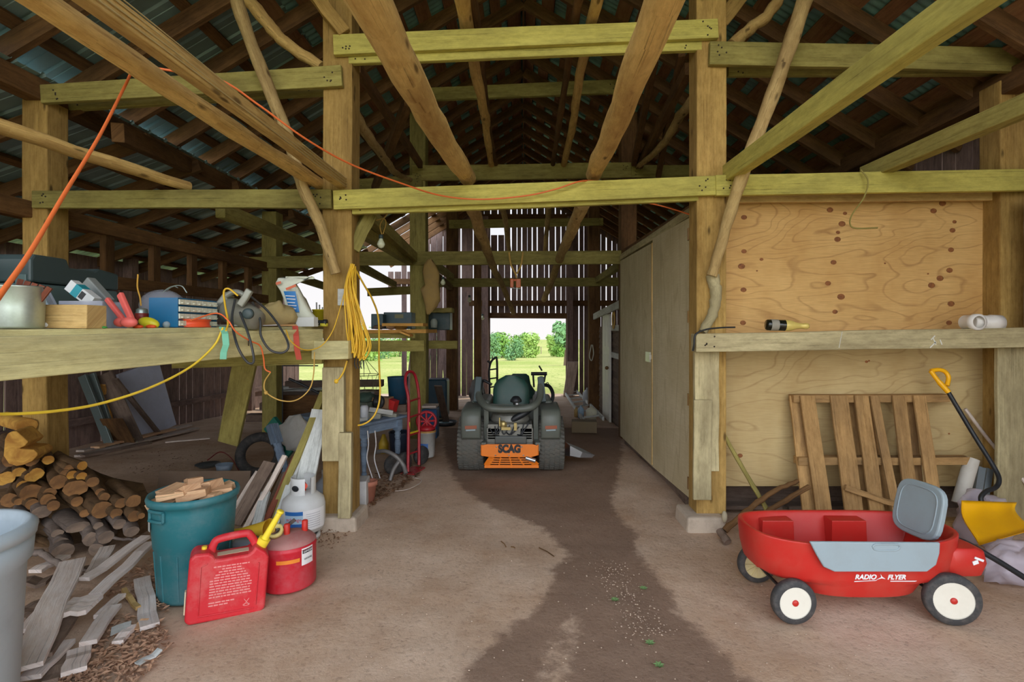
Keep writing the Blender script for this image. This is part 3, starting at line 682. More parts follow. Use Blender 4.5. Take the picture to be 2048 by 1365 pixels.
MB().tube([mxs@V((x*.78,-.018,z*.80)) for x,z in rr],.004,6,closed=True).build('seat_back_rim',M_gpl,so_)
text('RADIO',"lettering",M_wht,wg,(WX-.04,WY-.2545,.252),(rad(95),0,0),.036,1.0,.001,bold=.0012,shear=.2)
text('FLYER',"lettering",M_wht,wg,(WX+.125,WY-.2520,.250),(rad(95),0,0),.036,1.0,.001,bold=.0012,shear=.2)
lg_=MB();m_=MX.Translation(V((WX+.042,WY-.2545,.252)))@MX.Rotation(rad(5),4,'X')
lg_.prism([(-.024,-.014),(0,.0),(-.004,.018),(.004,.004),(.024,-.01),(.002,-.006)],.002,m_)
lg_.prism([(.05,-.02),(.19,-.02),(.18,-.024),(.05,-.024)],.002,m_);lg_.prism([(-.14,-.022),(-.03,-.02),(-.02,-.016),(-.14,-.026)],.002,m_)
lg_.build('emblem',M_wht,wg)
MB().tube(bez([(WX+.53,WY+.0,.29),(WX+.62,WY-.03,.36),(WX+.80,WY-.08,.27),(WX+1.15,WY-.12,.05),(WX+1.3,WY-.13,.016)]),.016,10).tube([(WX+1.27,WY-.20,.03),(WX+1.30,WY-.05,.03)],.014).build('pull_handle',M_blk,wg)
MB().box((WX+.60,WY-.207,.325),(.05,.004,.012),rot('Y',20)).box((WX+.58,WY-.2075,.308),(.03,.004,.02),rot('Y',-20)).build('scuff_sticker',M_wht,wg)
# pallet leaning on the plywood
pl=E('wooden_pallet',(2.6,4.08,0),'weathered wooden pallet leaning upright against the lower plywood','pallet')
def Yl(y): return 4.20-(y-790)/270*.26       # leaning plane
def lean(x,y,o=0): return P(x,y,Yl(y)-o)
for x0,y0,x1,y1,h,nm in((1582,797,1892,796,15,'top'),(1592,921,1932,920,15,'mid'),(1610,1046,1960,1046,15,'low')):
    MB().bar(lean(x0,y0),lean(x1,y1),h*4.1/F,.085,n=3,j=.003).build('stringer',W['pallet'],pl,bev=.003)
for xt,xb,wt,o in((1590,1622,25,-.0),(1614,1652,30,.055),(1677,1712,35,.055),(1692,1726,34,-.05),(1722,1758,28,.055),(1740,1775,30,-.05),(1748,1800,17,.06),(1797,1828,26,.055),(1811,1842,26,-.05),(1838,1878,25,.055)):
    MB().bar(lean(xt,792,o),lean(xb,1058,o),wt*4.1/F,.018,up=(1,0,0),n=4,j=.003).build('slat',W['pallet'],pl,bev=.002)
# shovel
sv=E('snow_shovel',(3.4,3.5,0),'yellow scoop snow shovel with bent black handle leaning at the right','shovel')
p0=P(1896,784,4.0)
MB().tube(bez([P(1896,784,4.0),P(1945,866,3.9),P(1985,930,3.78),P(1998,958,3.72),P(1992,975,3.69),P(1973,983,3.66),P(1962,995,3.64),P(1964,1010,3.62)]),.0155,12).build('shaft',M_blk,sv)
g=MB();g.tube(bez([P(1862,742,4.05),P(1878,740,4.05),P(1890,744,4.05),P(1897,755,4.04),P(1894,772,4.02)],5),.016,10);g.tube(bez([P(1861,742,4.05),P(1876,762,4.03),P(1897,785,4.0)],5),[.016]*6+[.02]*5,10)
g.build('grip',M_yel,sv)
s=MB();nr=12;nc=9;gr=[]
a=P(1925,1004,3.62);bq=P(2036,1008,3.50);cq=P(1958,1092,3.34);dq=P(2062,1062,3.22)
th=.012
for off in(0,th):
    rows=[]
    for i in range(nr+1):
        u=i/nr;row=[]
        for k in range(nc+1):
            v=k/nc;p=a.lerp(bq,u).lerp(cq.lerp(dq,u),v)
            bow=.045*math.sin(PI*(.15+.85*v))*(.4+.6*math.sin(PI*v))
            rib=.008*(math.cos(u*4*PI)>.4)
            p=p+V((.02,.16,-.02))*(bow/.1)+V((-.25,-.6,.7))*(off+rib*math.sin(PI*v));row.append(p)
        rows.append(row)
    gr.append(rows)
ids=[[s.vs(r) for r in g_] for g_ in gr]
for q,sgn in((0,1),(1,-1)):
    for i in range(nr):
        for k in range(nc):
            f=[ids[q][i]+k,ids[q][i+1]+k,ids[q][i+1]+k+1,ids[q][i]+k+1];s.face(f if sgn<0 else f[::-1],None,True)
def strip(l0,l1):
    for (a0,b0),(a1,b1) in zip(zip(l0,l1),list(zip(l0,l1))[1:]): s.face([a0,a1,b1,b0])
strip([ids[0][i] for i in range(nr+1)],[ids[1][i] for i in range(nr+1)]);strip([ids[0][i]+nc for i in range(nr+1)],[ids[1][i]+nc for i in range(nr+1)])
strip([ids[0][0]+k for k in range(nc+1)],[ids[1][0]+k for k in range(nc+1)]);strip([ids[0][nr]+k for k in range(nc+1)],[ids[1][nr]+k for k in range(nc+1)])
s.build('scoop',M_yel,sv)
# plastic sheeting under the shovel
M_film=clear('plastic_film',(214,204,214),.35,.5)
def crumple(name,c,sc,seed,m,label,cat,n=26,j=.5):
    b=MB();b.ball(c,1,n,sc,jit=j,seed=seed)
    for k,v in enumerate(b.v):
        q=NZ.noise(v*14+V((seed,0,0)))*.02;b.v[k]=V((v.x+q,v.y+NZ.noise(v*11)*.02,max(.004,v.z+q)))
    return tag(b.build(name,m),label,cat)
crumple('plastic_sheet',P(1965,1045,3.75),(.17,.12,.2),3,M_film,'crumpled clear plastic sheet behind the yellow scoop','plastic sheet')
crumple('plastic_bag',P(2045,1130,3.2)+V((0,.0,-.02)),(.25,.12,.15),9,M_film,'whitish plastic bag lying in front of the yellow scoop','plastic bag')
tag(MB().tube([P(1918,1008,4.02),P(1944,918,4.06)],.05,18).build('plastic_roll',plain('roll_white',(206,202,190),.6)),'rolled whitish plastic tube leaning right of the pallet','roll')
tag(MB().bar(P(1952,1000,4.03),P(1962,935,4.08),.055,.03,up=(1,0,0)).bar(P(1968,1000,4.05),P(1978,938,4.09),.05,.03,up=(1,0,0)).build('metal_bracket',plain('galvanised',(140,152,158),.45,.6)),'grey perforated metal strips behind the shovel shaft','bracket')
tpole('round_stick',W['olive'],[P(1436,850,4.2),P(1490,945,4.1),P(1535,1022,3.95)],.016,.019,'pale stick leaning beside the right post','stick',kn=.001)
tpole('wooden_stick',W['grey'],[P(1930,818,4.2),P(1985,890,4.15),P(2068,985,3.9)],.013,.014,'thin grey stick leaning behind the shovel at the right edge','stick',kn=.001)
tpole('dry_branch',W['dark'],[P(1450,1062,3.85),P(1500,1018,3.9),P(1545,985,3.95),P(1597,962,4.0)],.024,.016,'dark dry branch on the ground left of the wagon, upper one','branch')
tpole('dry_branch',W['dark'],[P(1500,1055,3.8),P(1550,1015,3.8),P(1618,975,3.85)],.02,.018,'dark dry branch crossing behind the wagon, lower one','branch')
tpole('dry_branch',W['greyd'],[P(1455,1085,3.72),P(1440,1062,3.85)],.03,.028,'stubby grey branch end beside the right footing','branch')
for x,y,w_,l in((1530,1000,.5,'dull board lying under the plywood, left of the pallet'),(1690,1010,.6,'splintered board lying behind the pallet')):
    p=G(x,1052);tag(MB().bar((p.x-w_/2,4.42,.05),(p.x+w_/2,4.36,.07),.12,.03,up=(0,1,0)).build('scrap_board',W['greyd']),l,'board')
tag(MB().bar(P(1690,975,3.9),P(1795,1010,3.9),.04,.02,n=4,j=.008).build('splintered_slat',W['pallet']),'broken pale slat lying across the pallet','board')
tag(MB().ball(P(1449,1034,3.95),.028,10,(.8,.8,1.6)).build('stone',plain('stone_tan',(180,168,140),.9)),'tan stone against the right footing','stone')
# ledge things
lz_=P(1560,660,3.9).z
bt_=E('champagne_bottle',P(1560,661,3.87),'dark wine bottle with gold foil neck lying on the ledge','bottle')
pb=P(1532,650,3.87);xr=rot('Z',-4)@rot('Y',92)
MB().lathe([(0,0),(.036,.002),(.041,.01),(.041,.155),(.036,.185),(.022,.22)],pb,24,xr).build('glass_body',plain('green_black_glass',(22,26,18),.12,dirt=.1),bt_)
MB().lathe([(.0425,.03),(.0425,.085)],pb,24,xr).build('paper_label',plain('label_grey',(150,146,132),.7),bt_)
MB().lathe([(.0425,.135),(.0425,.158),(.038,.187),(.027,.215),(.021,.245),(.019,.272),(.0225,.275),(.0225,.3),(.014,.312),(0,.312)],pb,24,xr).build('gold_foil',plain('gold_foil_metal',(226,204,112),.35,.15,dirt=.2),bt_)
pt=P(1970,645,3.9);M_pvc=plain('pvc_white',(226,222,216),.4,dirt=.2)
tee=MB();tee.lathe([(.0,-.001),(.040,0),(.056,.0),(.056,.13),(.062,.135),(.062,.21),(.05,.21),(.05,.1)],pt+V((-.1,0,0)),24,rot('Y',92));tee.lathe([(.045,.0),(.06,.0),(.062,-.04),(.055,-.06),(.055,-.12)],pt+V((-.115,-.08,.0)),24,rot('X',90))
tag(tee.build('pipe_fitting',M_pvc),'white plastic pipe tee lying on the right end of the ledge','pipe fitting')
tag(MB().tube(bez([P(1470,655,3.88),P(1440,656,3.86),P(1410,660,3.84),P(1391,670,3.83),P(1388,690,3.83),P(1386,702,3.84)]),.007,6).build('black_cable',M_blk),'black cable lying over the left end of the ledge','cable')
tag(MB().tube(bez([P(1722,340,3.98),P(1736,362,3.96),P(1728,395,3.97),P(1705,428,3.99),P(1700,448,4.0),P(1712,457,4.02),P(1755,456,4.05)]),.006,6).build('dry_vine',W['olive']),'thin dry vine hanging from the lower right tie board','vine')
# ================================================================ left foreground: cans, bins, tank
M_redcan=plain('jerry_red',(208,40,50),.5,dirt=.5,dc=(214,140,132),sc=7)
jc=E('fuel_can',(-1.6,2.78,0),'red plastic jerry can with yellow spout standing in front of the teal bin','fuel can')
ja=math.atan2(.19,.335);MJ=MX.Translation(V((-1.775,2.69,0)))@MX.Rotation(ja,4,'Z')@MX.Rotation(rad(3),4,'Y')
body=[(.02,0),(.36,.0),(.38,.02),(.385,.30),(.37,.33),(.315,.372),(.30,.345),(.28,.332),(.13,.326),(.115,.35),(.095,.366),(.03,.37),(.006,.345),(0,.02)]
MB().prism(body,.15,MJ@MX.Translation(V((0,.075,0)))).build('can_body',M_redcan,jc,bev=.02,seg=3)
MB().tube(bez([MJ@V((.105,.075,.345)),MJ@V((.112,.075,.385)),MJ@V((.14,.075,.412)),MJ@V((.26,.075,.425)),MJ@V((.29,.075,.41)),MJ@V((.318,.075,.36))],6),.021,12,fl=.8).build('handle',M_redcan,jc)
MB().prism([(.125,.3275),(.285,.334),(.285,.336),(.125,.3295)],.05,MJ@MX.Translation(V((0,.075,0)))).build('dust_patch',plain('dust',(200,180,150),.9),jc)
wt=MB();R2=random.Random(3);z=.285
for wd in(.17,.09,.12,.15,.16,.19,.19,.2,.2,.2,.2,.2,0,.12,.09):
    x=.105+(.2-wd)*(.5 if wd<.18 else 0) if z>.2 else .105
    x0=x
    if wd==0: wt.build('moulded_warning_text',plain('faded_red',(232,150,146),.6),jc);wt=MB()
    while wd>0 and x<x0+wd-.004:
        l=min(R2.uniform(.008,.028),x0+wd-x);wt.prism([(x,z),(x+l,z),(x+l,z+.0065),(x,z+.0065)],.001,MJ@MX.Translation(V((0,-.0005,0))));x+=l+.004
    z-=.0145
wt.build('moulded_small_print',bpy.data.materials['faded_red'],jc);wt=MB()
wt.tube([MJ@V((.285+dx,-.0005,.07+dz)) for dx,dz in((-.012,-.012),(.012,.022))],.0018,5).tube([MJ@V((.285+dx,-.0005,.07+dz)) for dx,dz in((.012,-.012),(-.012,.022))],.0018,5).tube([MJ@V((.285+.016*math.cos(a*PI/6),-.0005,.06+.006*math.sin(a*PI/6))) for a in range(12)],.0015,5,closed=True)
wt.build('crossed_mark',bpy.data.materials['faded_red'],jc)
pan=MB();pan.tube([MJ@V(q) for q in((.06,-.002,.05),(.06,-.002,.30),(.09,-.002,.315))],.004,6).tube([MJ@V(q) for q in((.33,-.002,.05),(.335,-.002,.28))],.004,6).tube([MJ@V(q) for q in((.06,-.002,.04),(.32,-.002,.035))],.004,6);pan.build('panel_ridge',M_redcan,jc)
M_spout=plain('spout_yellow',(250,226,60),.45,dirt=.15)
b0=MJ@V((.345,.075,.345));b1=P(562,1022,2.95)
d_=(b1-b0).normalized();sp=MB().tube([b0,b0+d_*.045],.032,16).tube([b0+d_*.04,b0+d_*.07,b0+d_*.2,b1-d_*.012],[.021,.018,.0155,.014],14).tube([b1-d_*.014,b1-d_*.012,b1,b1+d_*.001],[.014,.021,.019,.012],14);sp.build('spout',M_spout,jc)
MB().tube([MJ@V((.07,.075,.365)),MJ@V((.07,.075,.382))],.013,12).build('vent_cap',M_spout,jc)
MB().prism([(-.004,.05),(.002,.05),(.002,.17),(-.004,.17)],.03,MJ@MX.Translation(V((-.002,.04,0)))).build('side_tag',plain('tag_tan',(222,206,170),.7),jc)
# round can
M_rc=plain('metal_can_red',(204,36,52),.45,dirt=.45,dc=(206,130,136),sc=7)
gx,gy=-1.44,3.165
rc=E('fuel_can',(gx,gy,0),'round red metal fuel can beside the jerry can, yellow band on its side','fuel can')
MB().lathe([(0,.004),(.15,.004),(.155,.012),(.155,.235),(.158,.24),(.155,.247),(.15,.262),(.12,.29),(.06,.31),(0,.313)],(gx,gy,0),40).build('can_body',M_rc,rc)
MB().lathe([(.1545,.262),(.155,.266),(.13,.29),(.07,.312),(0,.316)],(gx,gy,0),40).build('dusty_top',plain('dusty_red',(178,128,122),.8,dirt=.6,dc=(170,60,66),sc=9),rc)
for dx,dy,h in((.0,-.03,.06),(.075,.05,.055)): MB().lathe([(.014,.29),(.018,.31),(.018,.31+h),(.012,.315+h),(0,.315+h)],(gx+dx,gy+dy,0),16).build('filler_cap',plain('cap_red',(206,44,32),.5),rc)
def wrap(m,r,a0,a1,z0,z1,c,name,par,n=10,tilt=0.):
    b=MB();i=b.vs([(c[0]+r*math.cos(a0+(a1-a0)*k/n),c[1]+r*math.sin(a0+(a1-a0)*k/n),z0+tilt*k) for k in range(n+1)]);j=b.vs([(c[0]+r*math.cos(a0+(a1-a0)*k/n),c[1]+r*math.sin(a0+(a1-a0)*k/n),z1+tilt*k) for k in range(n+1)])
    for k in range(n): b.face([i+k,i+k+1,j+k+1,j+k],None,True)
    return b.build(name,m,par)
M_oband=plain('orange_print',(238,140,40),.6)
wrap(M_oband,.1563,rad(-92),rad(-44),.178,.20,(gx,gy),'printed_band',rc)
sg=wrap(M_wht,.157,rad(-40),rad(-10),.15,.25,(gx,gy),'warning_sticker',rc)
an=rad(-25)
for z0,z1,m_,bd in((.218,.24,M_blk,'DANGER'),):
    wrap(m_,.1576,rad(-38),rad(-12),z0,z1,(gx,gy),'sticker_header',rc)
    text(bd,'lettering',M_wht,rc,(gx+.1585*math.cos(an),gy+.1585*math.sin(an),.229),(PI/2,0,an+PI/2),.018,.9,.0004)
text('GASOLINE','lettering',M_blk,rc,(gx+.1585*math.cos(an),gy+.1585*math.sin(an),.185),(PI/2,0,an+PI/2),.015,.8,.0004)
# funnel on the can
fn=P(560,1062,3.12);fd=(P(472,1066,3.25)-P(570,1050,3.1)).normalized()
fu=MB();q0=P(575,1056,3.22);fd=(P(470,1062,3.30)-q0);L=fd.length;fd.normalize()
sd_,u_=frame(fd,V((0,0,1)));mxf=MX((sd_,u_,fd)).transposed()
fu.lathe([(.012,L),(.016,L*.85),(.05,L*.42),(.058,L*.36),(.062,L*.34),(.056,L*.35),(.046,L*.42),(.012,L*.85),(.008,L)],q0,24,mxf)
tag(fu.build('funnel',plain('funnel_yellow',(236,190,50),.5)),'yellow plastic funnel lying behind the yellow spout','funnel')
tp_=MB();tq=P(551,1063,3.1);tp_.lathe([(.03,-.012),(.045,-.012),(.045,.012),(.03,.012),(.03,-.012)],tq,24,rot('X',35));tag(tp_.build('tape_roll',plain('tape_tan',(226,210,130),.7)),'roll of pale yellow tape on the round red can','tape roll')
tag(MB().bar(P(545,1075,3.15),P(590,1040,3.2),.02,.012).build('pry_tool',plain('dark_steel',(90,80,76),.5,.4)),'dark flat tool lying across the round red can','tool')
tag(MB().box(P(505,1068,3.4)+V((.09,0,-.09)),(.36,.25,.17)).build('grey_tote',plain('tote_grey',(150,154,160),.6,dirt=.4),bev=.03),'grey plastic tote behind the yellow funnel','tote')
# propane tank
tx,ty=-1.65,3.86
M_tank=plain('tank_white',(214,216,214),.4,dirt=.3,dc=(170,160,150))
pt_=E('propane_tank',(tx,ty,0),'white propane tank with a red and blue label beside the left post','gas tank')
MB().lathe([(.0,.0),(.12,.0),(.12,.03),(.10,.03)],(tx,ty,0),32).lathe([(0,.03),(.08,.035),(.14,.07),(.155,.11),(.155,.25),(.145,.295),(.10,.335),(.04,.352),(0,.354)],(tx,ty,0),40).build('tank_body',M_tank,pt_)
cb=MB()
for a0,a1 in((150,300),(-30,110)):
    n=14;rr_=[]
    for rr0,z in((.088,.33),(.088,.455),(.082,.462),(.082,.33)): rr_.append([V((tx+rr0*math.cos(rad(a0+(a1-a0)*k/n)),ty+rr0*math.sin(rad(a0+(a1-a0)*k/n)),z)) for k in range(n+1)])
    cb.loft(rr_,(0,0),True,False)
cb.build('collar',M_tank,pt_)
hc=MB();an=rad(255)
hc.ball((tx+.089*math.cos(an),ty+.089*math.sin(an),.39),.03,12,(1,.12,.75),rot('Z',-15));hc.build('collar_slot',M_blk,pt_)
MB().lathe([(0,.35),(.02,.35),(.02,.40),(0,.40)],(tx,ty,0),12).tube([(tx,ty,.40),(tx+.04,ty-.07,.405)],.02,12).build('valve',plain('valve_orange',(226,70,40),.5),pt_)
C0=(tx,ty)
wrap(M_wht,.1558,rad(-118),rad(-2),.10,.245,C0,'label',pt_,20)
wrap(plain('label_blue',(40,110,184),.5),.1562,rad(-118),rad(-68),.215,.243,C0,'label_band',pt_)
wrap(plain('label_sky',(176,206,226),.5),.1562,rad(-118),rad(-68),.155,.215,C0,'label_field',pt_)
wrap(plain('label_blue2',(30,100,180),.5),.1564,rad(-108),rad(-68),.125,.155,C0,'label_band',pt_)
wrap(M_redcan,.1566,rad(-72),rad(-66),.108,.125,C0,'label_square',pt_)
for k,ch in enumerate('xchange'):
    a=rad(-110+6.0*k);text(ch,'lettering',M_redcan,pt_,(tx+.157*math.cos(a),ty+.157*math.sin(a),.185),(PI/2,0,a+PI/2),.034,1,.0004)
for k in range(7): wrap(plain('fine_print',(170,170,176),.6) if k==0 else bpy.data.materials['fine_print'],.1563,rad(-60),rad(-20),.12+.016*k,.123+.016*k,C0,'fine_print',pt_,6)
# white jug behind the tank
jg=E('plastic_jug',(-1.6,4.35,0),'white plastic jug standing behind the propane tank','jug')
p=P(643,985,4.25)
MB().lathe([(0,.0),(.08,.0),(.085,.02),(.085,.20),(.075,.25),(.03,.30),(.026,.33)],(p.x,4.33,0.02),20).build('jug_body',plain('jug_white',(206,214,224),.45),jg)
MB().lathe([(.03,.33),(.03,.36),(0,.36)],(p.x,4.33,.02),16).build('cap',M_wht,jg)
# teal bin
M_teal=plain('teal_plastic',(40,116,124),.55,dirt=.75,dc=(112,138,142),sc=3.5)
bcx,bcy=-1.955,3.06
tb=E('garbage_bin',(bcx,bcy,0),'teal green plastic bin filled with wood scraps','bin')
bn=MB();tilt=rot('Y',0)
bn.lathe([(r_*.84,z_) for r_,z_ in((0,.004),(.205,.004),(.215,.02),(.235,.30),(.243,.31),(.262,.52),(.262,.555),(.278,.56),(.285,.585),(.276,.605),(.262,.60),(.258,.56),(.235,.30),(.21,.03),(0,.03))],(bcx,bcy,0),48);bn.build('bin_body',M_teal,tb)
hd=MB();a=rad(-112)
for dz in(.49,.545): hd.tube([(bcx+.229*math.cos(a+t_),bcy+.229*math.sin(a+t_),dz) for t_ in(-.25,-.1,.1,.25)],.009,8)
for t_ in(-.25,.25): hd.tube([(bcx+.225*math.cos(a+t_),bcy+.225*math.sin(a+t_),z) for z in(.49,.545)],.009,8)
hd.build('handle',M_teal,tb)
wrap(plain('sticker_pale',(196,204,200),.6,dirt=.4),.2235,rad(-140),rad(-128),.42,.54,(bcx,bcy),'sticker',tb,5)
rb=MB()
for k in range(12):
    a=rad(-180+k*30+8);rb.tube([(bcx+.179*math.cos(a),bcy+.179*math.sin(a),.03),(bcx+.196*math.cos(a),bcy+.196*math.sin(a),.29)],.006,6)
rb.build('rib',M_teal,tb)
tag(MB().lathe([(0,.52),(.2,.52)],(bcx,bcy,0),24).build('wood_chips',W['scrap']),'layer of wood chips under the blocks in the teal bin','wood chips',kind='stuff')
nm=['pale wedge block at the left rim','long tilted block in the middle','short block lying flat near the front','thick block at the right rim','bark-edged chunk behind the middle','thin split piece in front','small orange block at the far rim','flat offcut on the left','grey offcut at the back','squarish end at the right','splinter standing at the centre']
for k,(x,y,L,w_,h,az,el) in enumerate(((-.13,-.1,.2,.1,.05,20,25),(-.03,-.06,.24,.09,.06,-35,28),(.07,-.12,.17,.08,.05,10,8),(.17,-.0,.18,.09,.07,25,12),(.02,.08,.22,.1,.06,-15,20),(-.05,-.17,.16,.05,.03,5,10),(.12,.13,.15,.08,.05,50,15),(-.18,.02,.14,.09,.04,70,14),(-.09,.13,.2,.08,.05,-50,18),(.19,-.1,.1,.07,.06,-10,20),(.05,-.02,.13,.05,.04,-70,35))):
    rt=rot('Z',az)@rot('Y',-el);L*=.95;h*=1.35;c=V((bcx+x*.8,bcy+y*.8,.575+.02*(k%3)))
    tag(MB().bar(c-rt@V((L/2,0,0)),c+rt@V((L/2,0,0)),h,w_,n=2,j=.006,w1=h*.6).build('wood_block',W['scrap'],bev=.003),nm[k]+' of the teal bin','wood block','wood scraps in the teal bin')
# grey trash can at the left edge
M_gtc=plain('pale_grey_plastic',(176,190,198),.5,dirt=.3,dc=(130,140,146))
gc=E('trash_can',(-2.235,1.93,0),'pale grey round trash can at the lower left edge','trash can')
MB().lathe([(0,.004),(.235,.004),(.245,.02),(.272,.62),(.29,.64),(.296,.715),(.288,.72),(.288,.727),(.302,.73),(.306,.765),(.285,.785),(.268,.78),(.262,.74),(.25,.6),(.23,.03),(0,.03)],(-2.235,1.93,0),56).build('can_body',M_gtc,gc)
hb=MB();a=rad(-22);hb.tube([(-2.235+.30*math.cos(a),1.93+.30*math.sin(a),z) for z in(.50,.56,.62)],.012,8);hb.tube([(-2.235+.29*math.cos(a+t_),1.93+.29*math.sin(a+t_),.50) for t_ in(-.15,0,.15)],.012);hb.build('side_handle',M_gtc,gc)
# ================================================================ boards leaning on the left post
lb=[((648,786,4.3),(540,1052,3.86),13,.05,'olive','tan stud leaning on the left post, longest of the bundle'),((642,820,4.22),(604,990,3.98),36,.02,'white','wide whitish board leaning beside the propane tank'),((601,912,4.1),(548,1058,3.8),14,.03,'white','pale stick leaning left of the propane tank'),((570,912,4.1),(487,1066,3.75),10,.025,'grey','thin pale batten leaning behind the teal bin'),((540,925,4.16),(470,1050,3.85),26,.02,'greyd','dark brown board at the left of the leaning bundle'),((532,985,3.95),(511,1062,3.72),17,.03,'white','short white-ended stick in the leaning bundle'),((560,935,4.14),(503,1058,3.82),10,.03,'dark','dark batten between the leaning boards'),((592,915,4.12),(524,1062,3.80),12,.03,'red','reddish brown batten in the leaning bundle'),((520,945,4.2),(462,1035,3.95),18,.02,'grey','grey slat at the back of the leaning bundle'),((574,945,4.12),(540,1055,3.86),16,.02,'greyd','dull board behind the pale stick of the bundle')]
for a_,c_,w_,d,mt,lab in lb:
    timber('leaning_board',W[mt],P(*a_),P(*c_),w_*a_[2]/F,d,lab,'board',up=(1,0,0),n=3,j=.003,bev=.002,group='boards leaning on the left post')
# ================================================================ scrap planks on the ground
def flat(x0,y0,x1,y1,w_,h,mt,lab,th=.022,h1=None,n=4,j=.006):
    a=G(x0,y0);c=G(x1,y1);a.z+=h;c.z+=h if h1 is None else h1
    timber('scrap_plank',W[mt],a,c,w_,th,lab,'plank',up=(1,.25,0),n=n,j=j,bev=.002,group='scrap planks in the heap')
flat(48,1385,146,1172,.125,.10,'pale','long pinkish-grey plank at the left of the scrap heap',h1=.15)
flat(168,1205,292,1125,.06,.13,'pale','splintered grey strip, upper one of the scrap heap',h1=.17,j=.01)
flat(190,1228,302,1132,.065,.10,'pale','split weathered strip under the upper strip',h1=.15,j=.01)
flat(128,1258,190,1250,.17,.11,'pale','short square-ended plank lying across the scrap heap',th=.025)
flat(216,1122,186,1182,.085,.09,'pale','grey plank end standing up behind the scrap heap',h1=.1)
flat(228,1232,176,1308,.07,.05,'pale','grey plank peeking out below the square-ended plank')
flat(284,1165,300,1262,.085,.02,'pale','rounded grey plank in front of the teal bin',j=.01)
flat(159,1312,148,1358,.09,.03,'pale','stubby plank end on the litter at the bottom')
flat(132,1305,60,1380,.08,.05,'pale','grey plank under the long plank at the bottom left')
flat(248,1190,277,1228,.025,.03,'ply','short pale batten beside the rounded plank')
flat(124,1322,98,1375,.06,.02,'greyd','dull plank sliver at the bottom left')
flat(30,1258,100,1222,.13,.05,'greyd','dark plank behind the grey trash can')
flat(20,1300,85,1275,.12,.03,'greyd','darker plank low behind the grey trash can')
flat(20,1192,100,1180,.1,.06,'greyd','bark-edged plank right of the grey trash can',j=.012)
flat(60,1285,120,1205,.09,.06,'pale','worn plank edge showing left of the long plank')
flat(85,1345,140,1262,.07,.07,'greyd','brown-sided plank under the square-ended plank')
flat(195,1250,245,1205,.04,.04,'pale','thin grey strip right of the square-ended plank')
flat(235,1295,262,1262,.05,.02,'pale','broken grey chip between planks and litter')
flat(70,1160,130,1128,.08,.05,'pale','pale plank end at the foot of the logs')
flat(105,1175,185,1150,.1,.04,'greyd','dark flat plank beneath the upper strips')
for x0,y0,x1,y1,w_,l in((274,1338,320,1312,.035,'white painted chip on the litter'),(222,1272,262,1262,.06,'crumpled white scrap on the litter'),(268,1268,290,1250,.04,'tan peeled chip beside the rounded plank')):
    a=G(x0,y0);c=G(x1,y1);a.z+=.02;c.z+=.03;tag(MB().bar(a,c,w_,.006,up=(1,0,0),n=3,j=.008).build('paint_chip',W['white'] if 'white' in l else W['scrap']),l,'chip')
# ================================================================ firewood
M_bark=wood('bark',(112,88,62),(74,56,40),(52,44,36),gs=(6,18),stain=.5,bump=1.)
M_barkg=wood('grey_bark',(128,116,108),(92,82,76),(64,56,52),gs=(5,16),stain=.5,bump=1.)
def endmat(name,a,bq):
    t=NT(name);uv=t.n('TexCoord').outputs['Object'];nz=t.noise(uv,9,5,.6,1.)
    t.l(t.mix(t.ramp(nz,[(.35,(0,0,0)),(.65,(255,255,255))]),a,bq),t.b.inputs['Base Color']);t.b.inputs['Roughness'].default_value=.85;return t.m
M_e1=endmat('fresh_cut_end',(228,178,84),(180,126,54));M_e2=endmat('dull_cut_end',(176,128,78),(128,92,58));M_e3=endmat('grey_cut_end',(160,138,118),(118,102,90))
LD=V((.74,-.62,-.06)).normalized()
def Yp(y): return 3.52+(1112-y)/272*.5
def log(x,y,r,L,mt,lab,az=0,sq=1.,bark=None,flat_=0,n=12):
    Y=Yp(y)-.02;e=P(x,y,Y);d=rot('Z',az)@LD;rr=r*Y/F;st=e-d*L;st.z=max(st.z,rr*.8);e.z=max(e.z,rr*.8)
    sd,u=frame(d,V((0,0,1)));b=MB();sd_=U(0,50);rings=[];N=n
    for k in range(7):
        t_=k/6;c=st.lerp(e,t_)+sd*.012*math.sin(t_*3+sd_)
        ring=[]
        for q in range(N):
            a=2*PI*q/N;kx=1+.16*NZ.noise(V((math.cos(a)*1.2+sd_,math.sin(a)*1.2,t_*1.5)))
            uu=math.sin(a)*sq
            if flat_ and uu>.15: uu=.15
            ring.append(c+(sd*math.cos(a)+u*uu)*rr*kx*(1.06-.06*t_))
        rings.append(ring)
    b.loft(rings,(0,0));b.m=1
    for ring,rv in((rings[-1],0),(rings[0],1)):
        c=sum(ring,V())/N;i=b.vs([c]+ring)
        for q in range(N): f=[i,i+1+q,i+1+(q+1)%N];b.face(f[::-1] if rv else f)
    b.m=0
    return tag(b.build('firewood_log',[bark or M_bark,mt]),lab,'firewood log','firewood in the stacked pile')
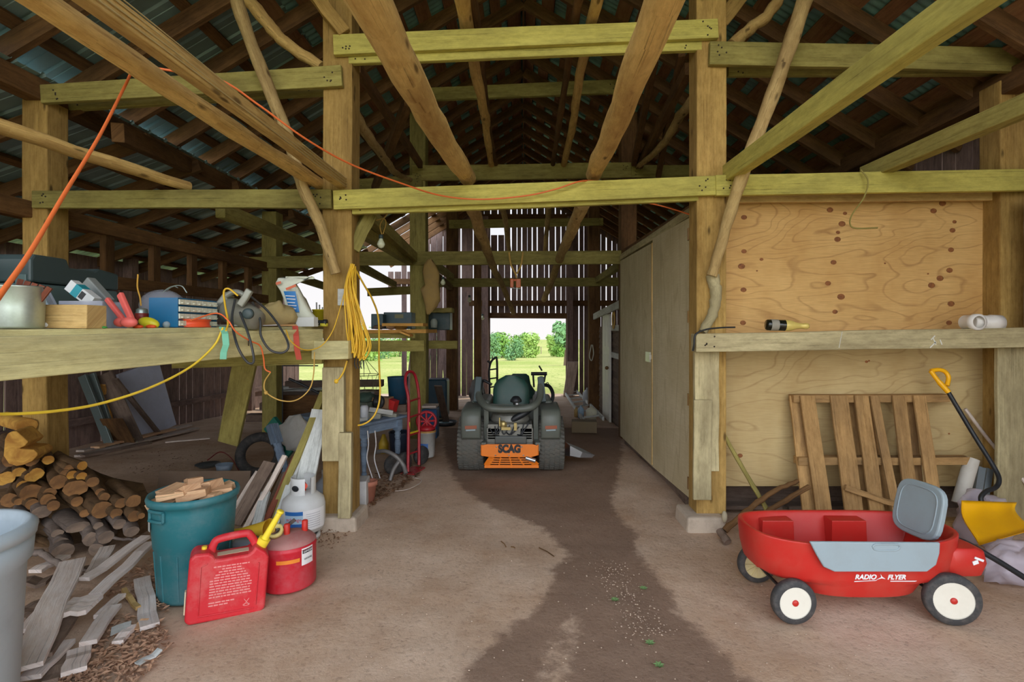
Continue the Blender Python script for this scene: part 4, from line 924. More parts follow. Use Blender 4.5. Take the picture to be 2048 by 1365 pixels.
lg=[(96,921,9,.4,M_e1,'small round log just left of the outer post base',0,1),(166,932,9,.42,M_e1,'log with bright end lying in front of the outer post',12,1),(43,944,11,.3,M_e1,'bright-ended log under the big forked slice',0,.8),(60,956,12,.3,M_e1,'half-round bright log, lower of the touching pair',0,.9),(76,948,12,.32,M_e1,'half-round bright log, upper of the touching pair',0,1),(48,971,9,.3,M_e1,'small round bright log below the touching pair',0,1),(3,960,12,.35,M_e1,'bright log at the picture edge, lower one',-20,1.1),(20,955,12,.35,M_e1,'long log pointing down at the picture edge',-25,1),(145,951,9,.4,M_e1,'oval-ended log right of the pile middle',0,1),(162,954,9,.4,M_e1,'log beside the oval-ended one',0,1),(133,948,9,.36,M_e2,'dull log left of the oval-ended one',0,1),(138,938,8,.36,M_e2,'thin log above the oval-ended one',0,1),
(122,964,14,.38,M_e2,'thick log hidden behind the large flat split',0,1),(150,978,19,.34,M_e2,'large flat split with dark face',-8,.85),(95,988,11,.3,M_e2,'knotty log left of the large flat split',0,1),(66,985,17,.34,M_e2,'fat stump with torn orange end',5,1),(37,1004,7,.3,M_e2,'thin dull log beside the ringed log',0,1),(17,1001,14,.34,M_e2,'ringed log near the left edge above the trash can',-15,1),(88,1024,16,.42,M_e3,'pale slanting log above the grey trash can',-4,.75),(103,1013,10,.4,M_e2,'log tucked behind the pale slanting log',-4,1),(203,1021,17,.4,M_e2,'big round-ended log right of the pile middle',0,1),(263,1004,13,.5,M_e2,'log reaching towards the teal bin, upper',0,1),(266,1034,11,.4,M_e2,'log reaching towards the teal bin, lower',0,1),(286,1032,6,.3,M_e2,'small stub right beside the teal bin',0,1),(264,1064,13,.3,M_e3,'grey log behind the lower bin side',-3,.8),(212,995,9,.45,M_e2,'dim log above the big round-ended log',0,1),(165,1028,8,.34,M_e2,'thin dim log left of the big round-ended log',0,1),(194,1053,8,.36,M_e3,'knobby thin log in the lower pile',0,1),
(152,1056,20,.34,M_e3,'broad grey half log in the lower pile',0,.55),(112,1068,10,.3,M_e3,'grey splintered log right of the trash can rim',0,.8),(188,1100,13,.3,M_e3,'grey forked log with pale end at the pile foot',-30,1),(178,1080,14,.3,M_e3,'grey log behind the forked one',-10,1),(120,1086,12,.36,M_e3,'flat grey log near the trash can',0,.8),(130,1112,18,.3,M_e3,'thick grey log lying at the foot of the pile',0,.9),(122,1104,8,.4,M_e1,'split orange-edged log at the foot of the pile',10,.7),(216,1075,13,.34,M_e3,'grey log between the forked log and the bin',0,1),(60,1048,12,.4,M_e3,'log behind the trash can rim',0,1),(40,1085,14,.3,M_e3,'log low beside the trash can',0,.9),(240,1008,10,.4,M_e2,'dim log among the right end of the pile',0,1),(236,1050,11,.36,M_e3,'dim grey log near the bin',0,1),(185,965,10,.4,M_e2,'dim log at the upper right end of the pile',0,1),(198,985,8,.4,M_e2,'thin dim log at the upper right end of the pile',0,1),(60,920,13,.4,M_e2,'log behind the forked slice',0,1),(20,920,14,.4,M_e2,'log at the upper left of the pile',0,1),(100,1000,12,.3,M_e2,'dim log above the pale slanting one',0,1),(60,1010,11,.3,M_e2,'dim log left of the pale slanting one',0,1),(150,1005,10,.36,M_e2,'dim log under the large flat split',0,1),(30,900,14,.4,M_e2,'log under the topmost bright split',0,1),(230,1028,10,.4,M_e2,'dim log left of the lower bin-side log',0,1)]
for x,y,r,L,mt,lab,az,sq in lg: log(x,y,r,L,mt,lab,az,sq,M_barkg if mt is M_e3 else M_bark)
o=log(50,853,17,.4,M_e1,'topmost bright split log at the left edge',8,.8,M_e1)
# forked slice
fs=[(-28,-22),(-24,-32),(-18,-36),(-10,-36),(2,-22),(8,-14),(2,-6),(-6,-2),(4,0),(16,2),(22,8),(22,14),(14,24),(2,30),(-10,32),(-22,26),(-30,10)]
c=P(63,893,3.83);sc_=3.83/F;mxc=MX.Translation(c)@MX.Rotation(rad(20),4,'Z')
tag(MB().prism([(x*sc_,-y*sc_) for x,y in fs],.22,mxc).build('forked_log',[M_e1],bev=.006),'bright forked log slice on top of the firewood pile','firewood log')
tpole('dry_branch',M_barkg,[G(30,1150)+V((0,0,.1)),G(80,1140)+V((0,0,.11)),G(120,1152)+V((0,0,.07)),G(178,1158)+V((0,0,.04))],.022,.018,'grey branch lying along the foot of the firewood pile','branch')
tpole('dry_branch',M_barkg,[P(225,1076,3.6),P(260,1080,3.58),P(293,1076,3.56)],.01,.009,'thin grey branch under the grey log beside the bin','branch')
tag(MB().box((-2.62,4.2,.2),(.75,.02,.40),rot('X',-14)).build('dark_panel',plain('dark_hardboard',(92,74,58),.8,dirt=.4),bev=.002),'dark hardboard panel propped behind the firewood','panel')
# earth mound under the pile, litter
b=MB();b.ball((-3.55,4.05,-.3),1,18,(.72,.36,.72),jit=.25,seed=4);tag(b.build('firewood_heap',M_bark),'heap of bark and logs inside the firewood pile','firewood',kind='stuff')
b=MB();R3=random.Random(11)
def litter(b,poly_px,n,s0,s1,zz=.0):
    for k in range(n):
        a,c,d=[G(*poly_px[q]) for q in R3.sample(range(len(poly_px)),3)];u,v=R3.random(),R3.random()
        if u+v>1:u,v=1-u,1-v
        p=a+(c-a)*u+(d-a)*v;p.z=gz(p.y)+R3.uniform(.002,.02)+zz;L=R3.uniform(s0,s1);rt=rot('Z',R3.uniform(0,360))@rot('X',R3.uniform(-25,25))@rot('Y',R3.uniform(-20,20))
        w_=L*R3.uniform(.25,.5);i=b.vs([p+rt@V(q) for q in((-L,0,0),(0,-w_,.004),(L,0,0),(0,w_,.004))]);b.face([i,i+1,i+2,i+3])
litter(b,[(230,1230),(330,1250),(345,1300),(180,1365),(130,1365),(90,1400),(240,1400)],900,.008,.03)
litter(b,[(180,1190),(300,1120),(290,1200),(340,1230)],300,.008,.03)
tag(b.build('leaf_litter',[wood('dry_leaf',(196,158,128),(150,112,88),(120,92,76),gs=(8,8))]),'dry leaves and wood crumbs around the scrap planks','leaf litter',kind='stuff')
b=MB();litter(b,[(720,960),(800,930),(850,935),(830,960),(760,1000),(735,1020)],500,.01,.035);litter(b,[(200,920),(420,880),(420,930),(280,960)],160,.006,.018);litter(b,[(620,1060),(720,1050),(650,1110)],90,.005,.02)
tag(b.build('leaf_litter',[wood('brown_leaf',(140,104,76),(104,74,54),(76,58,46),gs=(8,8))]),'brown leaves below the blue table','leaf litter',kind='stuff')
b=MB()
for k in range(300):
    t_=R3.random();x=1215+t_*85+R3.gauss(0,20+14*t_);y=1125+t_*155+R3.gauss(0,8);p=G(x,y);b.ball(p+V((0,0,.002)),R3.uniform(.002,.0075),5,(1,R3.uniform(.5,1),.5),rot('Z',R3.uniform(0,180)),.5,k)
for k in range(260):
    p=G(R3.uniform(700,1750),R3.uniform(1010,1365));b.ball(p+V((0,0,.001)),R3.uniform(.002,.006),6,(1,.8,.6))
tag(b.build('gravel',[plain('pebbles',(186,164,142),.9,dirt=1.,dc=(112,92,78),sc=14)]),'pebbles washed out along the wet strip','gravel',kind='stuff')
M_leaf=plain('weed_green',(110,140,84),.7)
for k,(x,y,l) in enumerate(((1287,1180,'tiny green weed in the wet strip near the pebbles'),(1230,1203,'tiny green weed at the left of the pebbles'),(1300,1290,'tiny green weed near the bottom of the drive'),(1318,1335,'tiny green sprout at the bottom edge of the drive'))):
    p=G(x,y);b=MB()
    for q in range(7):
        rt=rot('Z',q*51+k*20);i=b.vs([p+rt@V(v) for v in((0,0,.002),(.012,-.008,.012),(.028,0,.012),(.012,.008,.012))]);b.face([i,i+1,i+2,i+3])
    tag(b.build('weed',M_leaf),l,'weed')
for x0,y0,x1,y1,l in((1078,1098,1108,1115,'thin dark twig on the pale dirt, right one'),(1002,1085,1012,1096,'short dark twig on the pale dirt, left one'),(1022,1096,1030,1098,'tiny twig beside the short dark twig')):
    a=G(x0,y0);c=G(x1,y1);tag(MB().tube([a+V((0,0,.006)),a.lerp(c,.5)+V((.005,0,.008)),c+V((0,0,.005))],.004,6).build('twig',W['dark']),l,'twig')
# ================================================================ bench clutter
def YB(x): return 3.047/(.367+(1047-x)/1030)
def zb(Y): return 1.5325+(Y-1)*.0168
def B(x,Y,z=0.): return V(((x-CX)/F*Y,Y,zb(Y)+z))
M_galv=plain('galvanised_bucket',(186,198,190),.4,.7,dirt=.4,dc=(110,110,100),sc=8)
bk=E('metal_bucket',B(38,2.44),'galvanised bucket at the left end of the bench','bucket')
c=B(38,2.44,.001)
MB().lathe([(0,.004),(.088,.004),(.09,.012),(.093,.1),(.094,.195),(.098,.2),(.094,.204),(.09,.195),(.086,.02),(0,.02)],c,40).build('bucket_body',M_galv,bk)
for k in range(5):
    a=c+V((-.05+.02*k,.0,.05));tag(MB().bar(a,a+V((.03+.015*k,.03,.19-.01*k)),.022,.012).build('rusty_strip',W['red']),'rusty strip standing in the galvanised bucket, %s'%['leftmost','second from left','middle','second from right','rightmost'][k],'metal strip','rusty strips in the bucket')
M_case=plain('case_green',(84,106,106),.45,dirt=.2,dc=(90,96,94));M_case2=plain('case_dark',(62,78,80),.45,dirt=.2,dc=(86,90,88))
def toolcase(x0,x1,y0,y1,z0,z1,label):
    e=E('tool_case',((x0+x1)/2,(y0+y1)/2,z0),label,'tool case');h=z1-z0
    MB().box(((x0+x1)/2,(y0+y1)/2,z0+.14*h),(x1-x0-.02,y1-y0-.02,.28*h)).box(((x0+x1)/2,(y0+y1)/2,z0+.44*h),(x1-x0,y1-y0,.34*h)).build('case_base',M_case,e,bev=.02,seg=3)
    l=MB();xm=x0+(x1-x0)*.0
    pf=[(y0,z0+.62*h),(y1,z0+.62*h),(y1,z0+.88*h),(y1-.16,z0+.93*h),(y1-.19,z0+.88*h),(y0+.24,z0+.88*h),(y0+.22,z1),(y0+.02,z1),(y0,z1-.03)]
    mm=MX.Translation(V(((x0+x1)/2,0,0)))@MX.Rotation(rad(90),4,'Z')
    l.prism(pf,x1-x0,mm);l.build('case_lid',M_case2,e,bev=.012,seg=2)
    k=MB();k.tube([(x0+.35*(x1-x0)+dx,y0-.012,z) for dx,z in((-.04,z0+.52*h),(-.04,z0+.80*h),(.05,z0+.80*h),(.05,z0+.52*h))],.011,8,closed=True);k.build('carry_handle',M_case2,e)
    k=MB().box((x1-.05,y0-.002,z0+.62*h),(.06,.012,.08));k.build('latch',M_case,e,bev=.004)
z_=zb(3)
toolcase(-3.08,-2.64,2.76,3.36,z_,1.965,'large dark green plastic tool case standing on the bench')
toolcase(-3.16,-2.86,2.36,2.62,zb(2.5),1.93,'second dark green tool case at the very left of the bench')
tag(MB().bar(B(106,2.58,.062),B(194,2.56,.060),.115,.11,n=2,j=.003).build('wood_block',W['ply'],bev=.004),'chunky pale wood block at the front of the bench','wood block')
M_clr=clear('clear_plastic',(200,206,222),.2,.38)
def openbox(b,c,sx_,sy_,h,t=.004):
    c=V(c);b.box(c+V((0,0,t/2)),(sx_,sy_,t))
    for dx,dy,w_,d in((-sx_/2,0,t,sy_),(sx_/2,0,t,sy_),(0,-sy_/2,sx_,t),(0,sy_/2,sx_,t)): b.box(c+V((dx,dy,h/2)),(w_,d,h))
    return b
tag(openbox(MB(),B(188,2.83,.001),.23,.17,.145).build('clear_tub',M_clr),'clear plastic tub behind the pale wood block','tub')
tag(MB().bar(B(78,2.72,.21),B(116,2.68,.02),.012,.12,up=(1,0,0)).build('plastic_sheet',M_clr),'clear plastic sheet leaning beside the galvanised bucket','plastic sheet')
tag(MB().bar(B(84,2.68,.14),B(108,2.66,.015),.05,.01,up=(1,0,0)).build('plastic_trowel',M_gpl),'grey plastic blade leaning beside the bucket','blade')
def carton(p0,p1,w_,d,mats,label,cat,name='carton'):
    return tag(MB().bar(p0,p1,w_,d).build(name,mats,bev=.003),label,cat)
cx=E('carton',B(165,2.8,.1),'white and teal carton tilted in the clear tub','carton')
a=P(143,570,2.78);e_=P(190,606,2.78);MB().bar(a,e_,.062,.05).build('box',plain('carton_white',(222,226,226),.6,dirt=.15),cx,bev=.002)
MB().bar(a.lerp(e_,.24),a.lerp(e_,.5),.0635,.0515).build('teal_band',plain('carton_teal',(20,150,166),.5,dirt=.1),cx)
MB().bar(a.lerp(e_,.52),a.lerp(e_,.7),.04,.0515).build('black_print',M_blk,cx)
tag(MB().bar(P(172,568,2.92),P(212,612,2.9),.10,.05).build('cartridge',plain('case_gray',(140,146,144),.5),bev=.006),'grey plastic cartridge leaning behind the white and teal carton','cartridge')
tag(MB().ball(B(96,2.55,.02),.035,12,(1.3,1,.6)).build('spool',M_wht),'small white lump beside the galvanised bucket','spool')
M_pink=plain('faded_pink',(232,104,96),.5,dirt=.2)
cl=E('clamp',B(250,2.75),'faded pink spring clamp on the bench','clamp')
MB().bar(P(240,588,2.74),P(268,650,2.7),.036,.022,w1=.03).build('handle',M_pink,cl,bev=.006)
MB().bar(P(214,598,2.76),P(256,652,2.72),.026,.022).build('handle',M_pink,cl,bev=.006)
MB().ball(P(258,645,2.7),.03,14,(1.5,.8,.9)).ball(P(240,645,2.72),.025,12,(1.3,.8,1)).build('jaw',M_pink,cl)
cn=E('spray_can',B(283,3.1),'small red can with silver top and a yellow straw','can')
MB().lathe([(0,0),(.036,0),(.036,.055),(.03,.06)],B(284,3.1,.03),20).build('can_body',plain('can_red',(150,50,40),.4),cn)
MB().lathe([(.034,.055),(.03,.065),(.03,.08),(.018,.088),(0,.088)],B(284,3.1,.03),20).build('silver_top',M_galv,cn)
MB().tube(bez([P(276,549,3.1),P(275,575,3.1),P(280,595,3.1),P(282,612,3.1)]),.0045,8).build('straw',plain('straw_yellow',(214,160,50),.5),cn)
tag(MB().ball(B(298,2.86,.03),.05,16,(1.15,.6,.62),rot('Y',14)).build('tape_measure',plain('tape_yellow',(220,212,40),.4,dirt=.2),bev=0),'yellow oval tape measure near the pink clamp','tape measure')
for k,(x,l) in enumerate(((276,'orange plastic clip on the bench edge, left one'),(302,'orange plastic clip on the bench edge, right one'))): tag(MB().ball(B(x,YB(x)+.04,.01),.018,10,(1.6,1,.6)).build('clip',plain('clip_orange',(240,90,30),.5)),l,'clip','orange clips on the bench edge')
tag(MB().ball(B(200,2.6,.008),.02,10,(2,.8,.4)).build('green_clip',plain('clip_green',(60,150,60),.5)),'small green plastic piece in front of the clear tub','clip')
# drawer cabinet
cb=E('drawer_cabinet',(-2.06,3.14,zb(3.1)),'small blue parts cabinet with clear drawers on the bench','parts cabinet')
M_blue=plain('cabinet_blue',(14,104,150),.4,dirt=.12);z0=zb(3.1)+.005;hh=.165
X0,X1,Y0,Y1_=-2.15,-1.985,2.96,3.33
sh_=MB();t_=.006
sh_.box(((X0+X1)/2,Y0,z0+hh/2),(X1-X0,t_,hh)).box(((X0+X1)/2,Y1_,z0+hh/2),(X1-X0,t_,hh)).box((X0,(Y0+Y1_)/2,z0+hh/2),(t_,Y1_-Y0,hh)).box(((X0+X1)/2,(Y0+Y1_)/2,z0),(X1-X0,Y1_-Y0,t_)).box(((X0+X1)/2,(Y0+Y1_)/2,z0+hh),(X1-X0,Y1_-Y0,t_))
for r in range(1,4): sh_.box(((X0+X1)/2,(Y0+Y1_)/2,z0+hh*r/4),(X1-X0-.01,Y1_-Y0,.004))
for k in range(1,7): sh_.box(((X0+X1)/2,Y0+(Y1_-Y0)*k/7,z0+hh/2),(X1-X0-.01,.004,hh))
sh_.build('cabinet_shell',M_blue,cb)
M_drw=plain('drawer_clear',(228,230,212),.3,dirt=.08,dc=(150,150,140))
for r in range(4):
    for k in range(7):
        yc=Y0+(Y1_-Y0)*(k+.5)/7;zc=z0+hh*(r+.5)/4;w_=(Y1_-Y0)/7-.010
        d=MB().box((X1+.002,yc,zc),(.01,w_,hh/4-.012)).box((X1+.012,yc,zc-.006),(.012,w_*.5,.006));d.build('drawer',M_drw,cb)
tag(MB().ball(P(325,612,3.55),.15,20,(1,.7,.75)).build('plastic_dome',M_clr),'translucent plastic lid behind the blue parts cabinet','lid')
tag(MB().tube(bez([P(315,596,3.5),P(338,576,3.5),P(362,572,3.5),P(374,586,3.5)]),.004,6).tube(bez([P(320,590,3.56),P(345,574,3.56),P(356,576,3.56)]),.003,6).build('bent_wire',M_galv),'thin wire handle above the blue parts cabinet','wire')
tag(MB().lathe([(.05,0),(.118,.002),(.122,.008),(.114,.012),(.114,.04),(.122,.044),(.118,.05),(.05,.05),(.05,0)],B(376,3.12,.001),32).build('line_spool',plain('spool_orange',(246,92,50),.4,dirt=.1)),'flat orange spool of trimmer line on the bench edge','spool')
tag(MB().ball(B(333,2.95,.02),.02,10).build('plastic_nut',M_gpl),'small grey knob left of the orange spool','knob')
# circular saw
sw=E('circular_saw',B(470,3.45),'grey circular saw lying on the bench with black cord','circular saw')
M_saw=plain('saw_grey',(150,152,140),.4,.3,dirt=.35)
a=P(455,618,3.42);e_=P(517,642,3.36);dd=(e_-a).normalized();sd_,u_=frame(dd,V((0,0,1)));mxs_=MX((sd_,u_,dd)).transposed();L=(e_-a).length
MB().lathe([(0,0),(.07,0),(.085,.02),(.085,L*.6),(.075,L*.85),(.06,L),(0,L)],a,24,mxs_).build('motor_housing',M_saw,sw)
MB().lathe([(0,0),(.034,0),(.034,.02),(.02,.026),(0,.026)],P(498,628,3.27),20,rot('X',90)).build('brush_cap',M_case2,sw)
MB().bar(P(420,640,3.4),P(460,588,3.4),.05,.07,n=3,j=.003).build('blade_guard',M_saw,sw,bev=.012)
MB().tube(bez([P(452,592,3.36),P(470,584,3.36),P(488,592,3.36),P(482,612,3.36)]),.018,10).build('handle',M_saw,sw)
MB().bar(P(480,612,3.3),P(500,580,3.3),.045,.03,n=2,j=.003).build('front_knob',M_saw,sw,bev=.008)
MB().box(B(465,3.42,.012),(.30,.16,.008)).build('base_plate',M_galv,sw)
crumple('canvas_pouch',B(552,3.82,.075),(.14,.1,.1),5,plain('canvas',(176,156,104),.9,dirt=.4),'crumpled tan canvas pouch behind the saw','pouch',20,.35)
# white bag
wb_=E('product_bag',B(590,4.0),'white bag with blue label slumped on the bench','bag')
rg=[]
for (x,y,w_,d) in((618,650,52,.14),(600,625,46,.15),(590,600,40,.13),(580,580,36,.10),(572,568,40,.07),(585,559,56,.03),(600,556,58,.012)):
    c=P(x,y,4.02);hw=w_/2*4.02/F;rg.append([c+V((hw*math.copysign(abs(math.cos(q*PI/10))**.7,math.cos(q*PI/10)),d/2*math.sin(q*PI/10)+.012*math.sin(q*2.2+y),.012*math.sin(q*1.3+x))) for q in range(20)])
MB().loft(rg).build('bag_body',plain('bag_white',(222,226,206),.6,dirt=.15),wb_)
def patch(qs,Y,m,name,par): # small printed patch
    b=MB();b.prism([(0,0),(1,0),(1,1),(0,1)],.001) if 0 else None
    i=b.vs([P(x,y,Y) for x,y in qs]);b.face([i,i+1,i+2,i+3]);return b.build(name,m,par)
b=MB();n=8
for k in range(n+1):
    t_=k/n;y=583+42*t_;xl=567+14*t_;xr=591+8*t_;dY=3.935-.0*t_
    b.v+=[P(xl,y,dY),P((xl+xr)/2,y,dY-.012),P(xr,y,dY)]
for k in range(n):
    for q in(0,1): b.face([3*k+q,3*k+q+1,3*k+q+4,3*k+q+3],None,True)
b.build('blue_label',plain('bag_blue',(28,120,190),.5),wb_)
b=MB()
for k,(y,x0,x1) in enumerate(((592,571,590),(598,573,591),(605,575,590),(611,577,593),(617,579,592))): b.bar(P(x0,y,3.918),P(x1,y+1,3.918),.006,.001)
b.build('label_print',M_wht,wb_)
b=MB().bar(P(572,579,3.93),P(592,571,3.93),.018,.002).bar(P(552,568,3.96),P(562,565,3.96),.02,.002);b.build('orange_print',plain('print_orange',(224,110,70),.5),wb_)
yc_=E('yellow_cup',B(641,4.3),'yellow plastic cup behind the left post with odds in it','cup')
MB().lathe([(0,0),(.055,0),(.06,.13),(.064,.13),(.064,.14),(.056,.14),(.05,.01),(0,.01)],B(640,4.32,.0),24).build('cup_body',plain('cup_yellow',(226,208,40),.45),yc_)
for k in range(3): MB().bar(B(634+5*k,4.32,.02),B(633+6*k,4.32,.2-.02*k),.012,.008).build('stick',W['white'],yc_)
tag(MB().bar(B(596,3.86,.034),B(632,3.84,.036),.07,.06).build('small_box',plain('paper_box',(214,218,216),.6,dirt=.2),bev=.003),'small white box beside the left post on the bench','box')
tag(MB().lathe([(.0,0),(.02,0),(.02,.04),(.026,.045),(.026,.07),(0,.07)],B(636,4.0,.03),16,rot('Y',90)).build('clamp_screw',M_blk),'black screw knob beside the small white box','knob')
tag(MB().lathe([(.018,0),(.03,0),(.03,.024),(.018,.024),(.018,0)],B(648,4.0,.001),20).build('tape_roll',plain('tape_y',(220,210,60),.5)),'small roll of yellow tape next to the left post','tape roll')
tag(MB().bar(B(528,3.72,.008),B(592,3.82,.012),.012,.12).build('cardboard',plain('cardboard',(196,150,96),.8)),'torn cardboard piece lying in front of the white bag','cardboard')
tag(MB().bar(B(525,3.62,.01),B(560,3.66,.014),.006,.1).build('paper_sheet',M_wht),'white paper lying beside the saw','paper')
M_bcord=plain('black_cord',(54,58,60),.5)
tag(MB().tube(bez([P(470,600,3.3),P(464,640,3.2),P(474,690,3.12),P(492,722,3.14),(P(505,727,3.16)),P(507,712,3.18),P(497,670,3.2),P(480,625,3.28)]),.0075,8).build('black_cord_loop',M_bcord),'black cord loop hanging over the bench front, left one','cord')
tag(MB().tube(bez([P(505,605,3.4),P(520,640,3.36),P(522,672,3.35),P(540,700,3.36),P(565,706,3.38),P(577,692,3.4),P(563,660,3.46),P(535,622,3.5),P(500,592,3.42)]),.0075,8).build('black_cord_loop',M_bcord),'black cord loop hanging over the bench front, right one','cord')
M_ycord=plain('yellow_cord',(236,190,50),.5,dirt=.15);M_ocord=plain('orange_cord',(240,120,60),.5,dirt=.1);M_tan=plain('tan_cord',(204,164,80),.6)
tag(MB().tube(bez([P(476,592,3.3),P(458,578,3.3),P(448,583,3.28),P(450,610,3.24),P(456,645,3.15),P(452,662,3.08)]),.006,8).build('extension_lead',M_ycord),'yellow cord draped over the grey saw','cord')
tag(MB().tube(bez([P(-70,826,1.86),P(0,829,2.02),P(100,824,2.2),P(200,808,2.42),P(300,776,2.66),P(380,735,2.9),P(428,692,3.05),P(446,656,3.1)]),.0065,8).build('yellow_rope',plain('rope_yellow',(240,206,60),.6,dirt=.2)),'yellow rope swagging across below the bench front','rope')
tag(MB().tube(bez([P(382,641,3.0),P(432,627,3.15),P(455,640,3.14),P(472,664,3.16),P(500,682,3.26),P(520,692,3.34),P(527,716,3.38),P(530,738,3.4),P(541,745,3.42)]),.0045,8).build('orange_cord',plain('bright_orange',(255,120,60),.5)),'thin bright orange cord trailing from the orange spool','cord')
tag(MB().tube(bez([P(541,745,3.5),P(529,765,3.5),P(532,785,3.5),P(560,801,3.5),P(592,801,3.55),P(618,780,3.6),P(627,750,3.62),P(629,705,3.7)]),.0045,8).ball(P(532,786,3.5),.014,8).build('tan_cord',M_tan),'tan cord loop hanging below the bench beside the left post','cord')
tag(MB().tube(bez([P(572,660,3.62),P(582,683,3.6),P(608,700,3.7),P(640,694,3.8),P(664,665,3.88),P(678,625,3.95),P(688,588,4.0)]),.004,8).build('thin_yellow_cord',M_ycord),'thin yellow cord sagging from bench to the left post','cord')
def strap(pts,w_,m,name,label):
    b=MB();l=[]
    for x,y,Y in pts: l.append((P(x-w_/2,y,Y),P(x+w_/2,y,Y)))
    for p,q in l: b.v+=[p,q]
    for p,q in l: b.v+=[p+V((0,.004,0)),q+V((0,.004,0))]
    n=len(l)
    for k in range(n-1): b.face([2*k,2*k+2,2*k+3,2*k+1]);o=2*n;b.face([o+2*k,o+2*k+1,o+2*k+3,o+2*k+2]);b.face([2*k,o+2*k,o+2*k+2,2*k+2]);b.face([2*k+1,2*k+3,o+2*k+3,o+2*k+1])
    return tag(b.build(name,m),label,'strap')
strap([(444,654,3.12),(450,668,3.06),(452,690,3.06),(447,705,3.07),(446,719,3.07)],13,plain('strap_teal',(120,196,166),.7),'webbing_strap','mint green strap hanging over the bench front')
strap([(590,652,3.75),(592,672,3.68),(594,700,3.68),(598,720,3.7)],11,plain('strap_red',(206,84,68),.7),'webbing_strap','faded red strap hanging over the bench front')
# long orange extension cord
tag(MB().tube(bez([P(-40,650,1.0),P(0,591,1.12),P(60,505,1.3),P(130,386,1.6),P(200,270,1.95),P(250,172,2.3),P(268,140,2.46),P(300,136,2.5),P(340,141,2.55),P(440,160,2.65),P(520,212,2.8),P(610,277,3.0),P(700,328,3.3),P(800,366,3.6),P(880,391,3.85),P(960,399,3.96),P(1050,392,3.97),P(1110,379,3.97),P(1160,363,3.98),P(1200,362,4.15)],10),.006,8).build('extension_lead',M_ocord),'long orange extension cord looping from lower left over the poles to the tie board','extension cord')
tag(MB().tube(bez([P(1285,404,4.6),P(1330,414,4.5),P(1382,430,4.32)]),.006,8).build('extension_lead',M_ocord),'short end of orange cord reaching the plywood door top','extension cord')
# hank of yellow cords on the post
b=MB();top=P(706,533,4.02)
for k in range(15):
    u=k/14;xb=694+U(0,3)+46*u;yb=U(695,722);Y=3.95+U(-.03,.03)
    xa=682+62*u;ym=U(600,660)
    b.tube(bez([top+V((U(-.02,.02),U(-.03,.0),U(-.01,.02))),P(698+18*u-8+U(-3,3),575,Y),P(xa*.6+705*.4+U(-4,4),640,Y-.02),P(xb,yb-25,Y),P(xb*.6+710*.4,yb,Y),P(xb*.4+712*.6+4,yb-35,Y+.02),P(706+U(-8,8),600,Y+.03),top+V((U(-.02,.02),0,0))],6),.0055,6)
tag(b.build('cord_hank',M_ycord),'hank of yellow cords hanging on the tall left post','cord')
tag(MB().tube(bez([P(709,536,4.02),P(728,570,4.1),P(745,600,4.2),P(757,640,4.3),P(758,720,4.3),P(760,790,4.3),P(752,825,4.28),P(735,845,4.25),P(712,851,4.2),P(697,838,4.15),P(690,820,4.1)]),.0075,8).build('extension_lead',M_ycord),'yellow cord hanging in a big loop beside the left post','cord')
tag(MB().tube(bez([P(694,722,4.0),P(688,742,3.99),P(680,756,3.99),P(674,762,4.0)]),.007,8).ball(P(673,763,4.0),.02,8).build('cord_end',M_ycord),'yellow cord end hooked low on the left post','cord')
pl_=MB()
for k in range(4): pl_.tube(bez([P(712+k*5,712,4.0),P(709+k*6,728,4.0),P(713+k*5,738,4.0)]),.004,6)
tag(pl_.build('cord_plugs',M_blk),'black plugs and hooks dangling under the yellow cord hank','plug')
bsk=MB();ctr=P(728,715,4.35)
for x in(703,715,728,741,757): bsk.tube([ctr,P(x,748+(x==728)*6,4.35+(.1 if x in(715,741) else 0))],.0025,5)
ring=[P(730,750,4.4)+V((.12*math.cos(a*PI/8),.12*math.sin(a*PI/8),0)) for a in range(16)];ring2=[P(730,782,4.4)+V((.09*math.cos(a*PI/8),.09*math.sin(a*PI/8),0)) for a in range(16)]
bsk.tube(ring,.003,5,closed=True).tube(ring2,.003,5,closed=True)
for k in range(0,16,2): bsk.tube([ring[k],ring2[(k+1)%16]],.002,5)
tag(bsk.build('wire_basket',plain('dark_wire',(70,74,50),.6)),'wire hanging basket below the yellow cord hank','basket')
# switch box on post, bulbs
tag(MB().box(P(690,595,4.04),(.10,.05,.13)).build('outlet_box',W['white'],bev=.004),'pale board patch on the right face of the left post','board')
M_bulb=plain('bulb_glass',(214,220,190),.15,dirt=.1)
def bulb(x,y,Y,r,label,wires=None):
    e=E('light_bulb',P(x,y,Y),label,'light bulb');c=P(x,y,Y)
    MB().lathe([(0,-r),(r*.6,-r*.8),(r,-.1*r),(r*.9,.4*r),(r*.5,1.1*r),(r*.42,1.5*r)],c,20).build('bulb',M_bulb,e)
    MB().lathe([(r*.45,1.4*r),(r*.55,1.5*r),(r*.55,2.4*r),(0,2.5*r)],c,16).build('socket',M_case2,e)
    if wires: 
        w_=MB()
        for q in wires: w_.tube(bez([P(*v) for v in q]),.004,6)
        w_.build('wire',M_tan,e)
bulb(762,489,4.4,.034,'bare bulb hanging on tan wires under the tie board beside the left post',[[(766,468,4.4),(772,448,4.4),(768,438,4.4),(752,441,4.4)],[(764,470,4.4),(760,455,4.4),(764,442,4.4),(782,420,4.3)]])
bulb(886,566,7.6,.036,'bare bulb beside the hanging canvas on the second-row post')
bulb(939,601,11.2,.045,'bare bulb on the third-row post left of the far doorway')
bulb(965,637,14.6,.05,'bare bulb beside the upper left corner of the far doorway')
